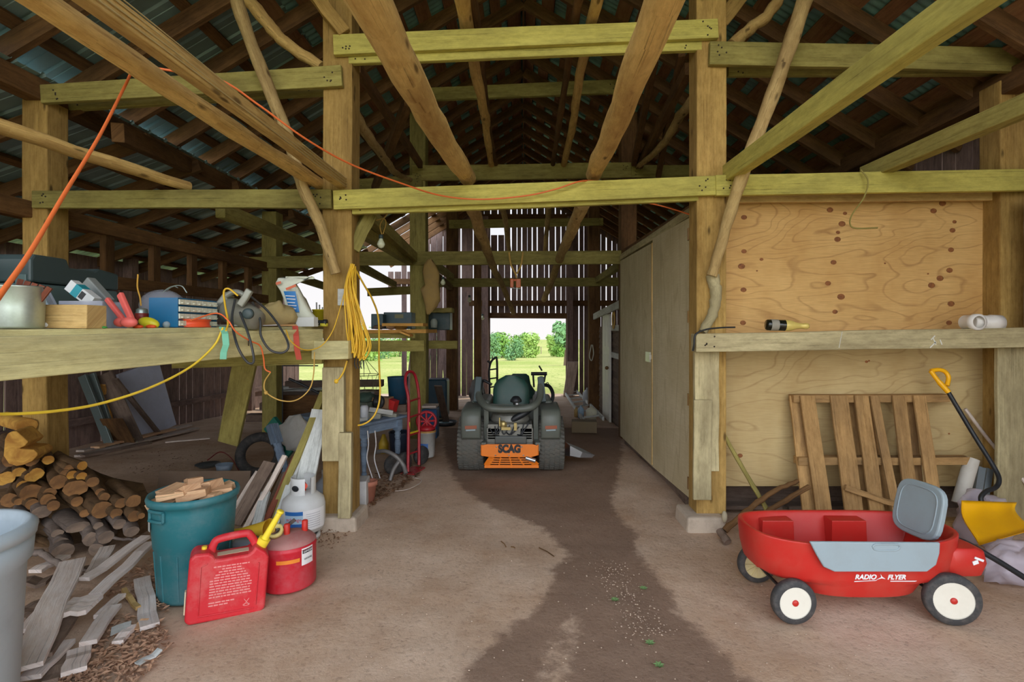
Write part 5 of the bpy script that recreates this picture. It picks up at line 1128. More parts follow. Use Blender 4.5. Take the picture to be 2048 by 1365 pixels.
# orange hook lamp
hl=E('work_light',P(1030,566,7.6),'orange caged work light hanging over the drive','work light')
b=MB();c=P(1030,567,7.6)
b.box(c+V((-.045,0,0)),(.05,.06,.13)).box(c+V((.05,0,.0)),(.07,.06,.13)).box(c+V((0,.02,.05)),(.15,.03,.03));b.build('lamp_head',plain('lamp_orange',(222,106,36),.4),hl,bev=.006)
MB().tube(bez([P(1018,505,7.6),P(1022,530,7.6),P(1031,548,7.6),P(1033,556,7.6)]),.014,8).tube(bez([P(1046,505,7.6),P(1042,530,7.6),P(1034,548,7.6)]),.014,8).build('hanging_cord',M_tan,hl)
MB().tube([c+V((-.08,-.03,-.07)),c+V((-.02,-.03,-.07)),c+V((.02,-.03,-.085)),c+V((.08,-.03,-.08))],.006,6).build('wire_guard',M_galv,hl)
# shelf things behind the post
zs=1.572
M_tbox=plain('teal_box',(22,66,76),.4,dirt=.3)
for x0,x1,h,Y,l in((742,766,.19,6.45,'dark blue-green metal box on the plank shelf, left one'),(767,823,.215,6.6,'dark teal metal chest with faint emblem on the plank shelf')):
    a=P(x0,0,Y);c=P(x1,0,Y);e=tag(MB().box(((a.x+c.x)/2,Y+.12,zs+h/2),(c.x-a.x,.24,h)).build('metal_box',M_tbox,bev=.008),l,'box')
    if x1>800: MB().box(((a.x+c.x)/2+.02,Y-.002,zs+h*.76),(.11,.004,.05)).build('faded_emblem',plain('faded_gold',(120,120,84),.6),e)
for x,r,m,l in((783,.05,'scrap','pinkish brick chunk on the plank shelf, left one'),(800,.06,'orange','orange-brown chunk on the plank shelf, right one'),(757,.05,'greyd','round grey clamp on the plank shelf')):
    tag(MB().ball(P(x,655,6.35),r,12,(1.5,1,.55),None,.3,x).build('brick_chunk',W[m]),l,'chunk')
tag(MB().bar(P(770,650,6.2),P(851,650,6.15),.035,.2).build('loose_plank',W['orange']),'loose orange plank end jutting over the shelf','plank')
tag(MB().bar(P(805,664,6.15),P(825,672,6.15),.02,.3,up=(1,0,0)).build('loose_board',W['orange']),'slanted board piece under the plank shelf','board')
cv=MB();rg=[]
for x,y,w_,d in((860,520,8,.03),(859,530,22,.06),(862,545,34,.12),(864,570,28,.12),(860,580,38,.15),(864,600,34,.14),(862,615,22,.1),(856,628,6,.03)):
    c=P(x,y,7.6);hw=w_/2*7.6/F;rg.append([c+V((hw*math.cos(q*PI/9),d/2*math.sin(q*PI/9),.02*math.sin(q*1.9+y))) for q in range(18)])
tag(cv.loft(rg).build('canvas_sack',plain('sack_tan',(172,142,84),.9,dirt=.4)),'tan canvas sack hanging beside the second-row left post','sack')
b_=E('metal_cabinet',P(878,660,8.2),'dark green metal box on a shelf behind the canvas sack','box')
MB().box(P(880,642,8.3),(.36,.3,.30)).build('box_body',plain('dark_green_metal',(16,56,58),.4),b_,bev=.01)
MB().lathe([(0,0),(.05,0),(.055,.1),(.03,.14)],P(868,656,8.0),16).build('white_bottle',plain('dull_white',(150,160,150),.5),b_)
timber('shelf_board',W['olive'],P(866,622,8.1),P(906,621,8.1),.07,.3,'short shelf board above the dark green box','board')
timber('shelf_board',W['olive'],P(857,690,8.2),P(915,690,8.2),.13,.06,'rail between second and third left posts','board')
# ================================================================ riding mower
M_org=plain('mower_orange',(238,128,30),.4,dirt=.2,dc=(170,100,50))
M_mdk=plain('mower_dark',(96,102,94),.45,dirt=.35,dc=(104,98,88))
M_seat=plain('seat_green_black',(34,72,64),.45,dirt=.15)
M_tyre=plain('tractor_rubber',(92,92,86),.85,dirt=.6,dc=(112,100,86),sc=12)
M_eng=plain('engine_grey',(128,128,120),.45,.3,dirt=.4,dc=(60,56,50),sc=14)
M_steel=plain('bright_steel',(190,196,200),.3,.8,dirt=.3)
mx0=-.135;mw=E('riding_mower',(mx0,5.9,0),'orange zero-turn riding mower seen from behind in the middle of the drive','riding mower')
def mP(x,y,Y): return P(x,y,Y)
def tyre(xc,yc,r,w_,par,name='wheel',tread=True,sh=M_tyre):
    c=(xc,yc,r);rt=rot('Y',90);b=MB()
    b.lathe([(r*.5,-w_/2*.9),(r*.75,-w_/2),(r*.92,-w_*.46),(r*.985,-w_*.36),(r,-.1*w_),(r,.1*w_),(r*.985,w_*.36),(r*.92,w_*.46),(r*.75,w_/2),(r*.5,w_/2*.9)],c,40,rt)
    if tread:
        for k in range(40):
            a=2*PI*k/40
            for q in range(5):
                aa=a+(.5 if q%2 else 0)*2*PI/40+q*.05;xx=(q-2)*w_*.19
                rr=r*(1.0 if abs(q-2)<2 else .985)
                p=V((xc+xx,yc+rr*math.cos(aa),r+rr*math.sin(aa)))
                b.box(p,(w_*.17,r*.09,r*.05),rot('X',math.degrees(aa))@MX.Rotation(PI/2,3,'X')@rot('Y',0)@rot('Z',18))
    o=b.build(name,sh,par)
    MB().lathe([(0,-w_*.3),(r*.5,-w_*.32),(r*.52,-w_*.4),(r*.52,w_*.4),(r*.5,w_*.32),(0,w_*.3)],c,24,rt).build('rim',M_org,o)
    return o
tyre(mx0-.44,5.81,.29,.30,mw);tyre(mx0+.44,5.81,.29,.29,mw)
for s_ in(-1,1):
    f=MB();xc=mx0+s_*.425;hw=.105
    pr=[(5.50,.40),(5.47,.50),(5.475,.62),(5.50,.675),(5.58,.70),(6.05,.71),(6.15,.68)]
    outr=[[V((xc-hw,y,z)) for y,z in pr],[V((xc-hw+.02,y-.02,z+.01)) for y,z in pr],[V((xc+hw-.02,y-.02,z+.01)) for y,z in pr],[V((xc+hw,y,z)) for y,z in pr],[V((xc+hw,y+.02,z-.015)) for y,z in pr],[V((xc-hw,y+.02,z-.015)) for y,z in pr]]
    f.loft([[r_[k] for r_ in outr] for k in range(len(pr))],(1,1),True);o=f.build('fender',M_mdk,mw)
    MB().bar((xc-.06,5.448,.525),(xc+.065,5.448,.53),.035,.006).build('fender_decal',plain('decal_orange',(150,80,50),.5) if s_<0 else bpy.data.materials['decal_orange'],o)
    MB().bar((xc-.05,5.448,.495),(xc+.05,5.448,.50),.014,.006).build('fender_decal',M_gpl,o)
# rear bumper
zt=lambda y,Y=5.42:H-(y-CY)/F*Y
bp=MB();Yb=5.42
x0=(963-CX)/F*Yb;x1=(1076-CX)/F*Yb
bp.prism([(x0,zt(912)),(x0,zt(891)),(x0+.055,zt(889)),(x1-.055,zt(889)),(x1,zt(892)),(x1,zt(911)),(x1-.08,zt(915)),(x0+.10,zt(915))],.02,MX.Translation(V((0,Yb,0))))
bp.bar((x0,Yb,zt(901)),(x0+.03,Yb+.30,zt(901)),.11,.015).bar((x1,Yb,zt(901)),(x1-.03,Yb+.30,zt(901)),.11,.015)
bp.build('rear_bumper',M_org,mw,bev=.004)
gl=MB();gt,gb=zt(915),zt(934);xa,xb=(984-CX)/F*Yb,(1054-CX)/F*Yb;xc,xd=(972-CX)/F*Yb,(1074-CX)/F*Yb
rows=4
for k in range(rows+1):
    z=gt+(gb-gt)*k/rows;q=k/rows;gl.bar((xa+(xc-xa)*q,Yb+.02+.03*q,z),(xb+(xd-xb)*q,Yb+.02+.03*q,z),.012,.012)
for k in range(5):
    q=k/4;gl.bar((xa+(xb-xa)*q,Yb+.02,gt),(xc+(xd-xc)*q,Yb+.05,gb),.014 if 0<k<4 else .06,.012,up=(1,0,0))
gl.bar((xc-.02,Yb+.05,gb-.01),(xd+.02,Yb+.05,gb-.01),.03,.02)
gl.build('grille_guard',M_org,mw)
text('SCAG','brand_lettering',M_blk,mw,((1019-CX)/F*Yb,Yb-.0115,zt(898.5)),(PI/2,0,0),.108,.84,.0012,bold=.0075)
bl=MB()
for x,y in((993,894),(1043,894),(991,911),(1018,911),(1047,911)): bl.ball(((x-CX)/F*Yb,Yb-.011,zt(y)),.009,8)
bl.build('bolts',M_steel,mw)
# engine
en=MB();cx0=(1020-CX)/F*5.6
en.box((cx0,5.68,.46),(.48,.26,.16)).box((cx0-.18,5.62,.40),(.14,.14,.20)).box((cx0+.18,5.62,.40),(.14,.14,.20)).lathe([(0,.54),(.20,.54),(.22,.57),(.20,.63),(.12,.66),(0,.66)],(cx0,5.75,0),28)
for k in range(6): en.box((cx0-.18,5.545,.33+.025*k),(.13,.02,.01)).box((cx0+.18,5.545,.33+.025*k),(.13,.02,.01))
en.build('engine',M_eng,mw,bev=.006)
MB().box((cx0+.01,5.53,.375),(.34,.05,.09)).build('muffler_shield',plain('shield_grey',(84,88,86),.4,.4,dirt=.3),mw,bev=.008)
MB().tube(bez([(cx0-.02,5.6,.54),(cx0+.05,5.56,.60),(cx0+.16,5.58,.66),(cx0+.22,5.65,.70)]),.035,12).build('intake_hose',M_blk,mw)
MB().lathe([(.03,.50),(.04,.51),(.04,.56),(.025,.58),(0,.58)],(cx0-.07,5.56,.0),16).box((cx0-.04,5.53,.50),(.10,.03,.03)).box((cx0+.06,5.53,.52),(.03,.03,.08)).box((cx0-.11,5.54,.57),(.012,.012,.09)).build('carburettor',plain('brassy_metal',(186,168,110),.35,.7),mw)
wr=MB()
for k in range(7): wr.tube(bez([(cx0-.22+.06*k,5.55,.36+U(0,.2)),(cx0-.18+.06*k+U(-.05,.05),5.52,.44),(cx0-.1+.05*k,5.55,.54+U(-.04,.05))]),.007,6)
wr.build('hoses',M_blk,mw)
fr=MB()
for s_ in(-1,1): fr.bar((mx0+s_*.285,5.45,.32),(mx0+s_*.285,6.9,.30),.09,.05).bar((mx0+s_*.27,5.66,.3),(mx0+s_*.27,5.62,.72),.05,.04,up=(1,0,0))
fr.bar((mx0-.3,6.0,.55),(mx0+.3,6.0,.55),.3,.05).bar((mx0-.3,6.9,.30),(mx0+.3,6.9,.30),.09,.05)
fr.build('frame',M_mdk,mw)
MB().tube([((1052-CX)/F*Yb,Yb-.01,zt(916)),((1071-CX)/F*Yb,Yb-.03,zt(921))],.022,12).build('exhaust_pipe',M_steel,mw)
# roll bar (folded U)
rb_=MB();rb_.tube(bez([P(956,757,5.95),P(957,785,5.85),P(960,800,5.72),P(975,815,5.55),P(1000,819,5.52),P(1022,819,5.52),P(1048,818,5.52),P(1068,812,5.55),P(1079,796,5.72),P(1081,775,5.85),P(1083,757,5.95)],6),.038,12)
rb_.build('roll_bar',M_mdk,mw)
MB().bar(P(958,755,5.9),P(953,805,5.8),.07,.06,up=(1,0,0)).bar(P(1081,755,5.9),P(1086,805,5.8),.07,.06,up=(1,0,0)).build('roll_bar_bracket',M_case2,mw,bev=.006)
# seat
sb=MB();rg=[]
for k in range(9):
    t_=k/8;z=.60+.42*t_;w_=.215*(1-.0*t_)*(1 if t_<.55 else math.sqrt(max(.05,1-((t_-.55)/.47)**2.4)));yc=6.02+.10*t_
    rg.append(rrect((1022-CX)/F*5.95,yc,w_,.06+.01*math.sin(t_*PI),z,28,3.))
sb.loft(rg);sb.build('seat_back',M_seat,mw)
MB().loft([rrect((1022-CX)/F*5.95,6.25,.21,.24,z,28,3) for z in(.55,.58,.63,.65)]).build('seat_cushion',M_seat,mw)
MB().lathe([(0,0),(.03,0),(.03,.02),(.06,.03),(.062,.05),(.045,.075),(.03,.09),(0,.095)],P(1032,810,5.5),20).build('filler_knob',M_blk,mw)
MB().lathe([(0,0),(.02,0),(.022,.025),(0,.03)],P(1034,811,5.44),14).build('key_switch',M_steel,mw)
# fuel tanks beside seat, control arms
for s_ in(-1,1): MB().box((mx0+s_*.36,6.25,.62),(.22,.62,.26)).build('side_tank',M_mdk,mw,bev=.04,seg=3)
MB().tube(bez([P(1086,770,6.3),P(1098,773,6.2),P(1105,785,6.1),P(1105,798,6.05),P(1099,812,6.0)]),.022,10).build('control_arm',M_blk,mw)
MB().tube(bez([P(966,800,6.4),P(962,780,6.5),P(966,762,6.6),P(984,770,6.6)]),.018,10).build('control_arm',M_blk,mw)
dk=MB();dk.loft([rrect(mx0,6.75,.66,.42,z,32,3.5) for z in(.08,.09,.20,.23)]);dk.build('mower_deck',M_org,mw)
ch=MB();ch.loft([[P(1130,884,6.1),P(1140,892,5.9),P(1140,912,5.9),P(1130,912,6.1)],[P(1160,896,6.1),P(1165,905,5.9),P(1160,916,5.9),P(1150,916,6.1)],[P(1184,908,6.05),P(1190,911,5.95),P(1184,916,5.95),P(1176,916,6.05)]],(1,1),False);ch.build('discharge_chute',M_steel,mw)
for s_ in(-1,1):
    c_=tyre(mx0+s_*.36,7.45,.14,.13,mw,'caster_wheel',False,M_rub);MB().bar((mx0+s_*.36,7.45,.15),(mx0+s_*.36,7.42,.36),.03,.16,up=(0,1,0)).bar((mx0+s_*.36,7.42,.36),(mx0+s_*.28,6.9,.33),.05,.05).build('caster_fork',M_org,mw)
# second mower in front
m2=E('lawn_tractor',(-.07,9.2,gz(9.2)),'second dark mower standing ahead of the orange one, only seat and levers showing','lawn mower')
MB().loft([rrect(-.07,9.2,w_,d,z+gz(9.2),24,3) for w_,d,z in((.26,.3,.5),(.28,.3,.6),(.2,.1,.72),(.17,.05,.87),(.12,.03,.91))]).build('seat',M_seat,m2)
MB().box((-.07,9.5,.34+gz(9)),(.8,1.2,.3)).build('chassis',M_mdk,m2,bev=.05)
for x in(-.42,.28): tyre(x,9.2,.24,.2,m2,'wheel',False).location.z+=gz(9.2)
lv=MB();lv.tube([P(1062,748,8.8),P(1094,748,8.8)],.03,8).tube([P(1084,742,8.8),P(1078,732,8.8)],.014,8).tube([P(1066,748,8.8),P(1068,775,8.8)],.016,8).tube([P(1091,748,8.8),P(1088,765,8.8)],.016,8).tube([P(1012,752,8.9),P(1013,764,8.9)],.02,8).tube(bez([P(1091,768,8.8),P(1096,766,8.8),P(1098,776,8.8)]),.008,6);lv.build('levers',M_blk,m2)
# black hand truck
ht=MB();ht.tube(bez([P(979,817,10.5),P(979,770,10.5),P(978,745,10.5),P(981,727,10.5),P(988,718,10.5),P(994,724,10.5),P(994,817,10.5)],5),.022,8)
for y in(740,758,775): ht.tube([P(980,y,10.5),P(994,y-2,10.5)],.016,6)
ht.tube([P(975,722,10.5),P(981,728,10.5)],.02,6)
tag(ht.build('hand_truck',M_blk),'black hand truck in the far doorway left of the mower','hand truck')
crumple('tarp_bundle',P(955,790,9.6),(.14,.14,.3),12,plain('tarp_grey',(150,150,150),.6),'grey tarp bundle left of the mower roll bar','tarp',16,.5)
# ================================================================ table and clutter, left of the drive
A=V((-1.66,5.36,0));ee=V((.264,.47,0)).normalized();nn=V((-.872,.489,0))
M_tbl=wood('blue_grey_paint',(128,146,166),(100,118,138),(74,84,96),stain=.45)
tbz=.60
tb_=E('painted_table',A,'blue-grey painted table with turned legs, cluttered with tools','table')
cen=A+ee*.27+nn*.5
rtz=MX.Rotation(math.atan2(ee.y,ee.x),3,'Z')
MB().box(cen+V((0,0,tbz-.02)),(.66,1.12,.03),rtz).build('table_top',M_tbl,tb_,bev=.008)
MB().box(cen+V((0,0,tbz-.085)),(.54,1.0,.10),rtz).build('apron',M_tbl,tb_)
for u,v in((.02,.02),(.52,.02),(.02,.98),(.52,.98)):
    c=A+ee*u+nn*v
    MB().box(c+V((0,0,.49)),(.075,.075,.12),rtz).lathe([(.036,.43),(.036,.42),(.028,.41),(.038,.39),(.028,.375),(.036,.355),(.026,.33),(.032,.30),(.034,.27),(.024,.12),(.022,.07),(.03,.05),(.024,.03),(.026,0.)],c,16).build('leg',M_tbl,tb_)
def onT(u,v,z=0): return A+ee*u+nn*v+V((0,0,tbz-.005+z))
def bxT(u,v,sx_,sy_,h,m,label,cat,name,z=0,az=0,el=0,bev=.004):
    return tag(MB().box(onT(u,v,z+h/2),(sx_,sy_,h),rtz@rot('Z',az)@rot('X',el)).build(name,m,bev=bev),label,cat)
M_grn=plain('olive_case',(84,96,84),.5,dirt=.3)
bxT(.06,.28,.10,.44,.035,W['white'],'white board lying along the front edge of the blue table','board','white_board')
bxT(.16,.45,.14,.4,.05,M_gpl,'grey instrument tray on the blue table','tray','tool_tray')
bxT(.30,.45,.18,.46,.16,M_grn,'long olive-grey tool case on the blue table','tool case','tool_case',0,8)
bxT(.49,.62,.12,.42,.24,plain('grey_box',(120,120,116),.6,dirt=.4),'grey box at the back of the blue table','box','storage_box')
bxT(.47,.20,.16,.2,.2,plain('brown_box',(150,118,84),.7,dirt=.3),'brown cardboard box on the far right of the blue table','box','cardboard_box',0,20)
tag(MB().lathe([(.0,0),(.06,0),(.075,.02),(.075,.05),(.05,.055),(.03,.03),(0,.03)],onT(.36,.12,.16),24,rtz@rot('Y',-80)).build('round_speaker',M_blk),'round black speaker on the right of the blue table','speaker')
tag(MB().lathe([(0,0),(.04,0),(.042,.14),(.03,.16),(0,.16)],onT(.10,.10,.0),20).build('spray_bottle',plain('white_blue_label',(206,212,220),.4)),'white bottle with blue base standing at the blue table front','bottle')
bxT(.22,.14,.10,.24,.07,M_saw,'grey metal vise part on the blue table','vise','metal_part',0,35,10)
bxT(.30,.06,.05,.26,.05,W['white'],'white wedge board slanting over the blue table edge','board','white_wedge',.05,50,12)
bxT(.42,.04,.10,.18,.05,M_saw,'grey hand tool near the right table edge','tool','hand_tool',.0,25,8)
crumple('cloth_heap',onT(.20,.62,.12),(.16,.12,.14),21,plain('dull_cloth',(128,130,140),.9),'grey cloth heap on the blue table','cloth',16,.4)
crumple('green_bag',onT(.36,.34,.2),(.10,.12,.06),23,plain('dark_green_cloth',(54,80,70),.9),'dark green cloth bag on top of the olive tool case','bag',14,.4)
bxT(.50,.10,.10,.12,.16,plain('red_case',(190,40,40),.4),'red tool case behind the hand truck','tool case','red_case',.02,12,16)
p=onT(.60,.15);tag(MB().lathe([(0,0),(.10,0),(.12,.3),(.125,.31),(.11,.3),(.09,.02),(0,.02)],V((p.x+.02,p.y+.1,tbz+.1)),24).build('blue_bin',plain('bin_blue',(24,70,96),.5,dirt=.2)),'dark blue pail on the far end of the blue table','pail')
tag(MB().box((p.x+.02,p.y+.1,tbz+.05),(.24,.24,.09)).build('crate',W['greyd'],bev=.004),'low crate under the dark blue pail','crate')
for x,l in((737,'white cord dangling under the blue table, left one'),(752,'white cord dangling under the blue table, right one')): tag(MB().tube(bez([P(x-2,862,5.35),P(x,890,5.36),P(x-3,920,5.38),P(x+8,957,5.4)]),.006,6).build('dangling_cord',M_wht),l,'cord')
# red hand truck
hr=E('hand_truck',(-1.27,5.7,0),'red two-rail hand truck standing beside the blue table','hand truck')
q0=G(816,950);q1=G(838,936);zt_=1.10
tr=MB();top0=P(812,768,5.72);top1=P(834,764,5.95)
tr.tube(bez([q0+V((0,0,.03)),P(817,860,5.66),P(817,800,5.68),P(811,768,5.72),P(813,748,5.78),P(822,744,5.84),P(831,754,5.92),P(838,795,5.94),P(838,860,5.92),q1+V((0,0,.03))],7),.017,10)
for y in(800,832,868,905): tr.tube([P(817,y+4,5.67),P(838,y-3,5.92)],.011,8)
tr.build('rails',plain('truck_red',(176,34,48),.4,dirt=.25),hr)
MB().bar(P(817,868,5.68),P(838,862,5.92),.02,.004).bar(P(819,845,5.66),P(819,858,5.66),.012,.006,up=(1,0,0)).build('yellow_sticker',plain('sticker_yellow',(230,210,40),.5),hr)
MB().bar(q0+V((-.0,-.02,.012)),q1+V((.0,-.02,.012)),.012,.16).build('toe_plate',bpy.data.materials['truck_red'],hr)
for q in(q0+V((-.07,.10,0)),q1+V((.0,.13,0))): MB().lathe([(.05,-.03),(.10,-.03),(.11,0),(.10,.03),(.05,.03),(.03,.035),(0,.035)],q+V((0,0,.11)),20,rot('Z',60)@rot('X',90)).lathe([(0,-.035),(.03,-.035),(.05,-.03)],q+V((0,0,.11)),20,rot('Z',60)@rot('X',90)).build('wheel',M_rub,hr)
# bucket with red reel
wb2=E('white_bucket',G(850,918),'white plastic bucket right of the red hand truck','bucket');c=G(850,918)+V((0,.1,0))
MB().lathe([(0,.004),(.095,.004),(.10,.02),(.112,.30),(.118,.30),(.118,.325),(.108,.33),(.095,.02),(0,.02)],c,32).build('bucket_body',plain('bucket_white',(206,206,200),.45,dirt=.3),wb2)
wrap(plain('bucket_label',(70,120,190),.5),.108,rad(-130),rad(-70),.11,.17,(c.x,c.y),'label',wb2)
wrap(plain('bucket_rim_orange',(200,150,80),.5),.1195,rad(-179),rad(179),.30,.322,(c.x,c.y),'rim_band',wb2,30)
rl=MB();rc_=c+V((0,0,.44));tt=rot('Z',20)@rot('X',75)
rl.tube([rc_+tt@V((.115*math.cos(a*PI/12),.115*math.sin(a*PI/12),0)) for a in range(24)],.018,8,closed=True)
for k in range(4): rl.tube([rc_+tt@V((.11*math.cos(k*PI/4),.11*math.sin(k*PI/4),0)),rc_-tt@V((.11*math.cos(k*PI/4),.11*math.sin(k*PI/4),0))],.014,8)
rl.lathe([(.0,0),(.10,.0),(.11,.03),(.06,.06),(0,.06)],c+V((0,0,.33)),20)
tag(rl.build('hose_reel',plain('reel_red',(190,30,44),.4,dirt=.2)),'red spoked reel lying on the white bucket','reel')
c=G(793,917)+V((0,.15,0));tag(MB().lathe([(0,.004),(.11,.004),(.13,.27),(.136,.30),(.12,.29),(.10,.02),(0,.02)],c,24).build('navy_bucket',plain('navy',(36,46,66),.5,dirt=.2)),'dark navy bucket under the blue table','bucket')
c=G(763,910)+V((0,.1,0));tag(MB().lathe([(0,0),(.06,0),(.065,.12),(.03,.2),(.02,.24),(0,.24)],c,16).build('yellow_jug',plain('jug_yellow',(210,176,50),.5)),'yellow plastic jug under the blue table','jug')
cw=E('cart_wheel',G(790,955),'black wheel with bent grey forks on the ground by the hand truck','wheel')
c=G(786,952)+V((0,.05,.11));MB().lathe([(.06,-.03),(.10,-.03),(.115,0),(.10,.03),(.06,.03),(.02,.03),(0,.03)],c,24,rot('Z',35)@rot('X',90)).build('tyre',M_rub,cw)
MB().tube(bez([P(752,905,5.5),P(770,903,5.4),P(790,912,5.35),P(806,930,5.35),P(812,948,5.3)]),.022,8).tube(bez([P(780,962,5.25),P(787,940,5.3),P(797,925,5.35)]),.02,8).build('fork',plain('fork_grey',(130,128,126),.5,.3),cw)
c=G(712,1018);tag(MB().box(c+V((0,.11,.115)),(.14,.2,.23),rot('Z',8)).build('foam_block',plain('foam_white',(206,206,204),.8,dirt=.3),bev=.008),'white foam block standing right of the left post foot','foam block')
c=G(734,1008)+V((0,.06,0));tag(MB().lathe([(0,0),(.045,0),(.065,.15),(.075,.15),(.075,.19),(.06,.19),(.04,.02),(0,.02)],c,20).build('flower_pot',plain('terracotta',(186,120,96),.8,dirt=.3)),'terracotta pot next to the white foam block','pot')
tag(MB().tube(bez([G(790,985)+V((0,0,.01)),G(815,982)+V((0,0,.012)),G(838,970)+V((0,0,.01)),G(842,962)+V((0,0,.01)),G(825,957)+V((0,0,.01))]),.004,6).build('wire_loop',W['grey']),'loop of pale wire on the ground by the hand truck','wire')
# tyre, bags, bowls behind the bins
def torus(c,r,t_,rt,m,name,label,cat,n=36):
    return tag(MB().tube([V(c)+rt@V((r*math.cos(a*2*PI/n),r*math.sin(a*2*PI/n),0)) for a in range(n)],t_,12,closed=True).build(name,m),label,cat)
p=G(512,958);torus(p+V((0,.08,.235)),.185,.05,rot('Z',25)@rot('X',72),M_rub,'rubber_tyre','black rubber tyre leaning behind the boards','tyre')
ts=E('table_leg_bundle',G(553,905),'blue-grey turned table legs leaning behind the boards','furniture legs')
for dx in(0,.06): 
    a=P(541+dx*90,850,5.0);c=P(580+dx*90,985,4.85);MB().bar(a,a.lerp(c,.28),.07,.06).tube([a.lerp(c,t_) for t_ in(.28,.33,.36,.4,.45,.7,.8,.85,.9,1)],[.03,.022,.032,.024,.03,.026,.02,.03,.022,.02],10).build('turned_leg',M_tbl,ts)
crumple('feed_bag',P(590,868,5.3),(.16,.12,.18),31,plain('bag_dull_white',(190,190,184),.8,dirt=.3),'crumpled white bag behind the leaning boards','bag',18,.45)
tag(MB().bar(P(540,846,5.7),P(585,905,5.6),.2,.05).build('green_carton',plain('carton_green',(20,120,104),.6,dirt=.2),bev=.006),'green carton beside the crumpled white bag','carton')
c=G(443,958)+V((0,.05,.06));tag(MB().lathe([(0,0),(.05,0),(.07,.02),(.085,.08),(.08,.08),(.06,.03),(0,.02)],c,24).build('bowl',plain('bowl_blue',(150,170,190),.4)),'pale blue bowl on the ground behind the teal bin','bowl')
c=G(410,948);tag(MB().lathe([(0,0),(.08,0),(.12,.03),(.125,.035),(.06,.02),(0,.02)],c+V((0,.05,.06)),24).build('shallow_pan',plain('pan_grey',(90,104,110),.5)),'shallow grey pan on the ground behind the teal bin','pan')
tag(MB().tube(bez([G(415,935)+V((0,0,.08)),G(440,925)+V((0,0,.12)),G(462,934)+V((0,0,.1)),G(482,955)+V((0,0,.03))]),.006,6).ball(G(484,957)+V((0,0,.03)),.04,10,(1.3,1,.6)).build('red_lead',plain('lead_red',(150,40,44),.5)),'red lead with plug on the ground behind the teal bin','lead')
# ================================================================ back left: leaning panels and boards
def gl_(x0,y0,Y0,x1,y1,w_,d,m,lab,name='long_board',cat='board',up=(1,0,0)):
    c=G(x1,y1);timber(name,m,P(x0,y0,Y0),c,w_*c.y/F,d,lab,cat,up=up,n=2,j=.003,bev=.003)
gl_(276,735,7.9,314,868,84,.05,plain('foil_foam',(190,196,214),.6,dirt=.15,bump=.4),'big whitish foam panel leaning against the left wall','insulation_sheet','panel',(.25,.97,0))
gl_(165,752,7.0,222,897,16,.04,plain('grey_channel',(120,136,134),.4,.5),'grey metal channel leaning in the left bay, first one','metal_channel','channel')
gl_(183,748,7.1,232,893,14,.04,bpy.data.materials['grey_channel'],'grey metal channel leaning in the left bay, second one','metal_channel','channel')
gl_(208,748,7.25,272,888,34,.02,W['greyd'],'wide brown board leaning beside the grey channels')
gl_(230,758,7.1,322,873,10,.03,W['greyd'],'thin brown lath crossing the whitish foam panel')
gl_(205,770,7.2,230,880,9,.03,W['orange'],'orange-toned lath between the channels and brown board')
gl_(222,838,6.9,252,892,44,.015,W['dark'],'low brown sheet leaning at the foot of the channels')
for k,(a,c,w_,m,l) in enumerate((((158,918),(392,862),.12,'grey','long grey plank on the ground in the left bay, front one'),((160,910),(380,857),.10,'grey','long grey plank on the ground in the left bay, middle one'),((190,905),(345,868),.12,'scrap','pinkish plank on the ground in the left bay'),((165,925),(300,898),.08,'greyd','dull plank on the ground in the left bay'))):
    p=G(*a);q=G(*c);timber('ground_plank',W[m],p+V((0,0,.03+.015*k)),q+V((0,0,.04+.015*k)),w_,.025,l,'plank',up=(0,1,0),bev=.002)
timber('ground_plank',W['grey'],G(330,888)+V((0,0,.02)),G(420,880)+V((0,0,.02)),.04,.02,'thin stick on the ground beyond the grey planks','stick',up=(0,1,0))
gl_(470,745,7.6,455,880,9,.05,W['postlow'],'pale narrow board beside the slanted bench leg')
c=G(600,868);tag(MB().box(c+V((-.1,.3,.30)),(.85,.5,.62)).build('wooden_crate',W['dark'],bev=.01),'dark wooden crate behind the leaning boards','crate')
for k,(x0,y0,x1,y1,Y,m) in enumerate(((545,786,650,776,8.9,'white'),(548,778,640,768,9.2,'white'),(545,795,620,786,8.7,'grey'))):
    timber('stacked_board',W[m],P(x0,y0,Y),P(x1,y1,Y+.5),.05,.2,'whitish board stacked in the back left, %s'%['middle','uppermost','lowest'][k],'board',group='stacked boards at the back left')
for k in range(4): timber('lumber_stack',W['greyd'],(-4.6+.1*k,8.6+.25*k,.1+.16*k),(-2.6,8.8+.25*k,.1+.16*k),.12,.2,'grey lumber lying across the back left bay, %s'%['lowest','second from bottom','third from bottom','topmost'][k],'board',group='lumber stack in the back left bay')
tpole('pump_rod',M_blk,[P(578,758,6.0),P(605,770,6.0),P(630,783,6.0),P(665,800,6.0)],.015,.015,'black metal rod tool lying slanted behind the left post','tool',kn=.0)
tag(MB().tube([P(565,700,6.2),P(565,918,6.2)],.008,6).tube([P(567,732,6.2),P(636,732,6.2)],.008,6).build('metal_stand',M_blk),'thin black metal stand behind the tan cord loop','stand')
